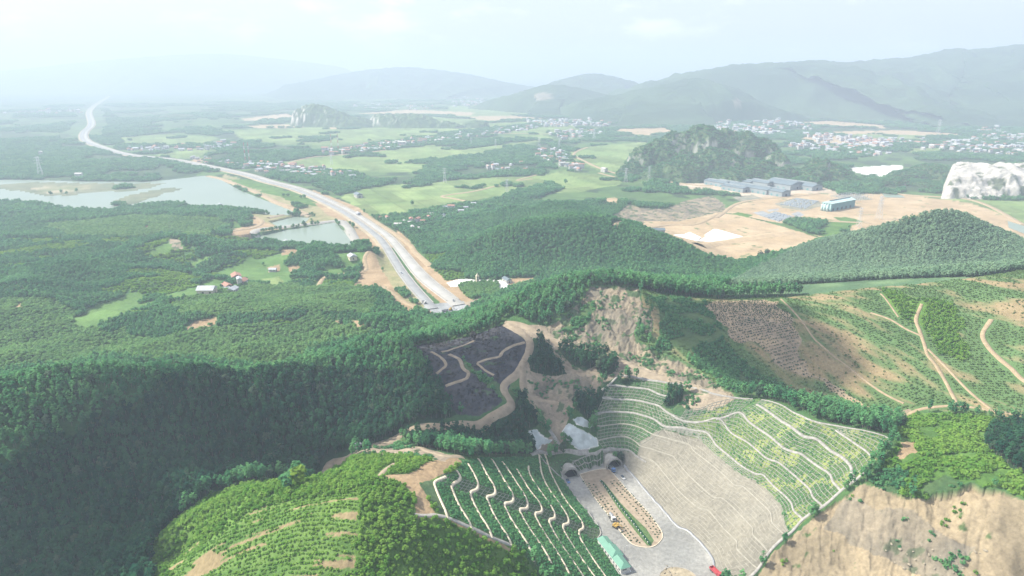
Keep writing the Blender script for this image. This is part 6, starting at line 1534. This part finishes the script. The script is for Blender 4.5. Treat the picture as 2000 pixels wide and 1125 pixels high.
# liners and berm of the earthworks
for lb, pts in (('narrow white liner sheet at the left of the sandy earthworks', [(1315,466),(1336,459),(1372,476),(1361,479)]), ('middle white liner strip on the sandy earthworks', [(1338,457.5),(1347,453.7),(1370,464.5),(1362,470)]), ('largest white liner sheet spread on the sandy earthworks', [(1365,472.5),(1378,463),(1376,459),(1394,448),(1400,448),(1456,464),(1384,476)])):
    P = np.stack(at_z(*np.array(pts, float).T), -1); flat_poly('liner_sheet', P, .5, M_LINER, thick=.8, zfun=lambda a, b: max(0, float(H(a, b))), label=lb, cat='liner sheet')
P = px_line([(1366,480),(1400,476),(1460,466),(1510,459),(1545,454)], None, 2500, 5); ribbon('earth_berm', P, 4, simple('berm_sand', (.40, .305, .19), .95, .15, .1), 'straight sandy berm along the front of the white liners', 'berm', top=3.2, skirt=9, drop=.4)

# ------------------------------------------------------------------ pylons and masts
def pylon_meshes():
    hh = 34.0; b = 3.6; tp = .7; body = MB()
    def c(z):
        f = z / hh; return b * (1 - f) + tp * f if z < 24 else b * (1 - 24 / hh) + tp * 24 / hh
    zs = [0, 7, 13, 18, 22, 26, 30, hh]
    for sx in (-1, 1):
        for sy in (-1, 1):
            for z0, z1 in zip(zs[:-1], zs[1:]):
                body.bar((sx * c(z0), sy * c(z0), z0), (sx * c(z1), sy * c(z1), z1), .17, 4)
    for z0, z1 in zip(zs[:-1], zs[1:]):
        for s in (-1, 1):
            body.bar((-c(z0), s * c(z0), z0), (c(z1), s * c(z1), z1), .11, 4).bar((c(z0), s * c(z0), z0), (-c(z1), s * c(z1), z1), .11, 4)
            body.bar((s * c(z0), -c(z0), z0), (s * c(z1), c(z1), z1), .11, 4).bar((s * c(z0), c(z0), z0), (s * c(z1), -c(z1), z1), .11, 4)
    arms = []
    for z in (22.5, 27, 31.5):
        m = MB(); w = 6.2 if z < 30 else 5
        for s in (-1, 1):
            m.bar((0, .4, z), (s * w, 0, z + .6), .13, 4).bar((0, -.4, z), (s * w, 0, z + .6), .13, 4).bar((0, 0, z + 1.6), (s * w, 0, z + .6), .12, 4).bar((s * w, 0, z + .6), (s * w, 0, z - 1.2), .12, 5)
        arms.append(m)
    return body, arms


body, arms = pylon_meshes()
PY = [(990,381,'pylon standing by the small wood beyond the rice fields',34), (1222,356,'pylon beside the pale road junction left of the limestone hill',34), (1267,354,'pylon at the left foot of the big limestone hill',36), (1677,444,'pylon behind the right wooded hill on the bare land',34), (1716,428,'tall pylon between the teal warehouse and the right wooded hill',42), (648,322,'pylon at the near end of the long rice field',30), (869,356,'pylon in the tree belt between two rice fields',34), (1053,288,'pylon left of the curving white road',34), (1092,290,'pylon behind the village by the curving white road',34), (968,290,'pylon in the long tree belt beyond the rice field',32), (920,286,'pylon over the dark tree belt, left one of a pair',30),
      (1115,273,'first pylon in the line across the hazy grove',44), (1132,273,'second pylon in the line across the hazy grove',44), (1160,274,'third pylon in the line across the hazy grove',44), (1270,232,'first of the far pylons below the hazy mountain',60), (1300,232,'second of the far pylons below the hazy mountain',60), (1330,232,'third of the far pylons below the hazy mountain',60), (1832,262,'far pylon in front of the big right mountain',60), (80,345,'far left pylon in the hazy woods',50)]
p0 = None
for px, py, lb, hh in PY:
    p = unproj([px], [py], 7000)[0]; z = float(H(*p)) - .2; s = hh / 34.0
    if p0 is None:
        p0 = thing('power_pylon', lb, 'pylon', (p[0], p[1], z), .5, 'power pylons on the plain'); body.build('lattice_mast', M_PYLON, p0)
        for m in arms:
            m.build('cross_arm', M_PYLON, p0)
        p0.scale = (s, s, s)
    else:
        dup(p0, (p[0], p[1], z), rng.uniform(0, .9), lb, (s, s, s))
for px, lb in ((480, 'left of two tall red and white radio masts beside the village'), (488, 'right of two tall red and white radio masts beside the village'), (648, 'left of two far masts over the strip village'), (661, 'right of two far masts over the strip village')):
    py = 320 if px < 500 else 296; p = unproj([px], [py], 5000)[0]; t = thing('radio_mast', lb, 'mast', (p[0], p[1], float(H(*p)) - .3))
    hh = 60 if px < 500 else 56
    for k in range(6):
        m = MB(); z0 = hh * k / 6; z1 = hh * (k + 1) / 6; r0 = 2.6 * (1 - k / 7); r1 = 2.6 * (1 - (k + 1) / 7)
        for s in range(3):
            a = s * 2.094; a2 = a + 2.094; m.bar((r0 * math.cos(a), r0 * math.sin(a), z0), (r1 * math.cos(a), r1 * math.sin(a), z1), .25, 4).bar((r0 * math.cos(a), r0 * math.sin(a), z0), (r1 * math.cos(a2), r1 * math.sin(a2), z1), .15, 4)
        m.build('mast_section', M_REDP if k % 2 else M_WHITE, t)

# ------------------------------------------------------------------ trees that stand alone
SOLO = [(583,948,'round','lime','lone lime green tree on the crest of the bright hill',1.25), (562,956,'round','mid','dark round tree beside the lime green tree on the crest',1.1), (1484,504,'round','pale','first scrubby tree left of the right wooded hill',1.3), (1497,502,'round','pale','second scrubby tree left of the right wooded hill',1.5), (1508,505,'round','mid','third tree on the sandy edge left of the right wooded hill',1.4), (1466,508,'round','pale','small tree standing alone on the sandy edge below the berm',.9), (1780,432,'round','mid','lone round tree on the bare land above the right wooded hill',1.1), (120,378,'round','mid','first tree on the muddy lake island',1.2), (150,376,'round','mid','second tree on the muddy lake island',1.2), (100,382,'round','mid','third tree on the muddy lake island',1.4), (130,380,'round','mid','fourth tree on the muddy lake island',1.0),
        (925,665,'round','dry','pale leafless tree at the edge of the burnt clearing',1.0), (1105,360,'round','mid','lone tree in the rice field beside the small wood',1.6), (805,402,'round','mid','round tree alone at the near edge of the rice field',1.6)]
SOLO_TREES = SOLO
# ------------------------------------------------------------------ plant everything; the largest trees in view are individuals
plant_all()


def single_tree(kind, leaf, v, name):
    root = bpy.data.objects.new(name, None)
    (cv, cf), (tv, tf) = PARTS[kind][v]
    key = (kind, leaf, v)
    if key not in single_tree.cache:
        single_tree.cache[key] = (new_mesh('crown', cv, cf, [LEAF[leaf]], False), new_mesh('trunk', tv, tf, [M_BARK], True))
    return root, single_tree.cache[key]


single_tree.cache = {}


def place_tree(kind, leaf, v, name, label, cat, group, x, y, z, rz, s, zs):
    root, (mc, mt) = single_tree(kind, leaf, v, name)
    col.objects.link(root); root.location = (x, y, z); root.rotation_euler = (0, 0, rz); root.scale = (s, s, zs); root.empty_display_size = .5
    root['label'] = label; root['category'] = cat
    if group:
        root['group'] = group
    for nm, me in (('crown', mc), ('trunk', mt)):
        c = bpy.data.objects.new(nm, me); col.objects.link(c); c.parent = root
    return root


for stand, L in POOL.items():
    kind, leaf, name, label, cat = STAND[stand]
    x, y, s, zs, z = (np.concatenate([q[i] for q in L]) for i in range(5))
    k = framed(x, y, z, 90) if stand not in ('mid_round', 'far_patch', 'crag_patch') else framed(x, y, z, 30)
    x, y, s, zs, z = x[k], y[k], s[k], zs[k], z[k]
    rot = rng.uniform(0, 6.28, len(x))
    solo = np.zeros(len(x), bool)
    if stand in ('dark_slender', 'bright_bush'):
        px, py, dep = project(x, y, z + KIND[kind][2] * zs * .6)
        ins = (px > 4) & (px < 1996) & (py > 4) & (py < 1119)
        size = np.where(ins, zs / dep, 0)
        if stand == 'dark_slender':
            size = size * ((px < 480) | (py < 900))
        solo[np.argsort(-size)[:(290 if stand == 'dark_slender' else 230)]] = True
        nm, lb, ct, gp = (('forest_tree', 'tall slender dark tree in the packed plantation at the lower left corner', 'tree', 'nearest trees of the dark plantation') if stand == 'dark_slender' else
                          ('young_tree', 'bushy bright green young tree on the sunlit hill below the zigzag slope', 'young tree', 'nearest young trees on the bright hill'))
        for i in np.where(solo)[0]:
            place_tree(kind, leaf, int(i) % 4, nm, lb, ct, gp, x[i], y[i], z[i], rot[i], s[i], zs[i])
    k = ~solo
    print(stand, len(x))
    scatter_obj(name, label, cat, np.stack([x, y, z], -1)[k], rot[k], s[k], zs[k], kind, leaf)
for i, (px, py, kind, leaf, lb, s) in enumerate(SOLO_TREES):
    p = unproj([px], [py], 5000)[0]
    place_tree(kind, leaf, i % 4, 'tree', lb, 'tree', None, p[0], p[1], float(H(*p)) - .1, i * 1.7, s, s * 1.05)
# ------------------------------------------------------------------ daylight
SUN_AZ, SUN_EL = -82.0, 47.0          # azimuth from the view direction, minus is left
w = bpy.data.worlds.new('World'); scene.world = w; w.use_nodes = True
nt = w.node_tree; N = nt.nodes; L = nt.links; N.clear()
out = N.new('ShaderNodeOutputWorld'); bg = N.new('ShaderNodeBackground'); L.new(bg.outputs[0], out.inputs[0])
sky = N.new('ShaderNodeTexSky'); sky.sky_type = 'NISHITA'; sky.sun_disc = False
sky.sun_elevation = R(SUN_EL); sky.sun_rotation = R(SUN_AZ); sky.air_density = 1.0; sky.dust_density = 3.0; sky.ozone_density = 1.0
# thin far cumulus in the sky, soft noise over the sky directions
tc = N.new('ShaderNodeTexCoord'); mp = N.new('ShaderNodeMapping'); mp.inputs['Scale'].default_value = (6, 6, 17); L.new(tc.outputs['Generated'], mp.inputs['Vector'])
cn = N.new('ShaderNodeTexNoise'); cn.inputs['Scale'].default_value = 1.35; cn.inputs['Detail'].default_value = 9; cn.inputs['Roughness'].default_value = .56; L.new(mp.outputs[0], cn.inputs['Vector'])
cr = N.new('ShaderNodeMapRange'); cr.interpolation_type = 'SMOOTHSTEP'; L.new(cn.outputs['Fac'], cr.inputs['Value'])
cr.inputs['From Min'].default_value = .50; cr.inputs['From Max'].default_value = .70; cr.inputs['To Min'].default_value = .3; cr.inputs['To Max'].default_value = .9
mx = N.new('ShaderNodeMix'); mx.data_type = 'RGBA'; L.new(cr.outputs[0], mx.inputs[0]); L.new(sky.outputs[0], mx.inputs[6]); mx.inputs[7].default_value = (7.2, 7.2, 7.7, 1)
L.new(mx.outputs[2], bg.inputs['Color']); bg.inputs['Strength'].default_value = .11
sl = bpy.data.lights.new('sun', 'SUN'); sl.energy = 5.0; sl.angle = R(.6); sl.color = (1, .945, .84)
so = bpy.data.objects.new('sun', sl); col.objects.link(so)
sd = Vector((math.sin(R(SUN_AZ)) * math.cos(R(SUN_EL)), math.cos(R(SUN_AZ)) * math.cos(R(SUN_EL)), math.sin(R(SUN_EL))))
so.rotation_euler = sd.to_track_quat('Z', 'Y').to_euler(); so.location = sd * 3000

# unseen cumulus added on the sunward side, outlines shaped to shade the near mountain
m_cl = simple('shade_cloud_white', (.85, .86, .88), 1, .05, .004)
for k, (pts, zg, zc) in enumerate((([(-300,860),(-100,775),(0,758),(120,742),(300,734),(400,760),(430,810),(410,860),(330,895),(150,900),(0,930),(-300,960)], 48, 1000), ([(0,990),(150,962),(330,968),(325,1010),(300,1060),(250,1150),(-200,1250),(-400,1000)], 15, 950), ([(390,872),(480,850),(600,866),(565,915),(480,930),(400,925)], 22, 980), ([(1292,598),(1380,592),(1520,590),(1552,640),(1566,700),(1600,748),(1560,776),(1480,762),(1400,738),(1345,700),(1296,650)], 58, 900),
                                   ([(826,692),(900,674),(1000,652),(1028,690),(1000,740),(1010,778),(1050,830),(1040,878),(900,878),(800,860),(838,828),(876,800)], 42, 1100))):
    P = unproj(*dens(pts, 25).T, dmax=445 if k < 3 else NEAR); c = P.mean(0)
    sh = np.array([sd.x, sd.y]) / sd.z * (zc - zg)
    K = 10; n = len(P); V = []; F = []
    for r in range(K + 1):
        f = math.cos(r / K * math.pi / 2) ** .6 if r < K else .02
        for p in P:
            q = c + (p - c) * f; V.append((q[0] + sh[0], q[1] + sh[1], 0, r))
    V = np.array(V); rr = V[:, 3] / K
    b = fbm(V[:, 0] / 60, V[:, 1] / 60, 5 + k, 4)
    top = zc + 70 * np.sin(rr * math.pi / 2) * (.5 + b) + 14 * (b - .5)
    Vt = np.stack([V[:, 0], V[:, 1], top], -1); Vb = np.stack([V[:, 0], V[:, 1], zc - 12 * np.sin(rr * math.pi / 2) * (.5 + b)], -1)
    for o, fl in ((0, 0), (len(Vt), 1)):
        for r in range(K):
            for i in range(n):
                q = (o + r * n + i, o + r * n + (i + 1) % n, o + (r + 1) * n + (i + 1) % n, o + (r + 1) * n + i); F.append(q[::-1] if fl else q)
    put('shade_cloud', new_mesh('shade_cloud', np.vstack([Vt, Vb]), F, [m_cl], True), kind='structure')

# the air: one even haze over the whole land
bm = bmesh.new(); bmesh.ops.create_cube(bm, size=1.0)
hx, hy0, hy1, hz0, hz1 = 29000., -6000., 27500., -12., 640.
for v in bm.verts:
    v.co = Vector((v.co.x * 2 * hx, hy0 + (v.co.y + .5) * (hy1 - hy0), hz0 + (v.co.z + .5) * (hz1 - hz0)))
me = bpy.data.meshes.new('haze'); bm.to_mesh(me); bm.free()
m, nt, N, L, out = mat('haze_air')
v = N.new('ShaderNodeVolumePrincipled'); v.inputs['Color'].default_value = (.60, .70, .85, 1); v.inputs['Density'].default_value = 2.35e-4; v.inputs['Anisotropy'].default_value = .12
L.new(v.outputs[0], out.inputs['Volume'])
me.materials.append(m)
put('haze', me, kind='stuff')

scene.view_settings.view_transform = 'Standard'; scene.view_settings.look = 'None'
scene.view_settings.exposure = 0.92; scene.view_settings.gamma = 1
scene.render.engine = 'CYCLES'
cy = scene.cycles
cy.max_bounces = 5; cy.diffuse_bounces = 2; cy.glossy_bounces = 2; cy.transmission_bounces = 2; cy.volume_bounces = 1; cy.transparent_max_bounces = 8
cy.use_denoising = True
cy.sample_clamp_indirect = 6
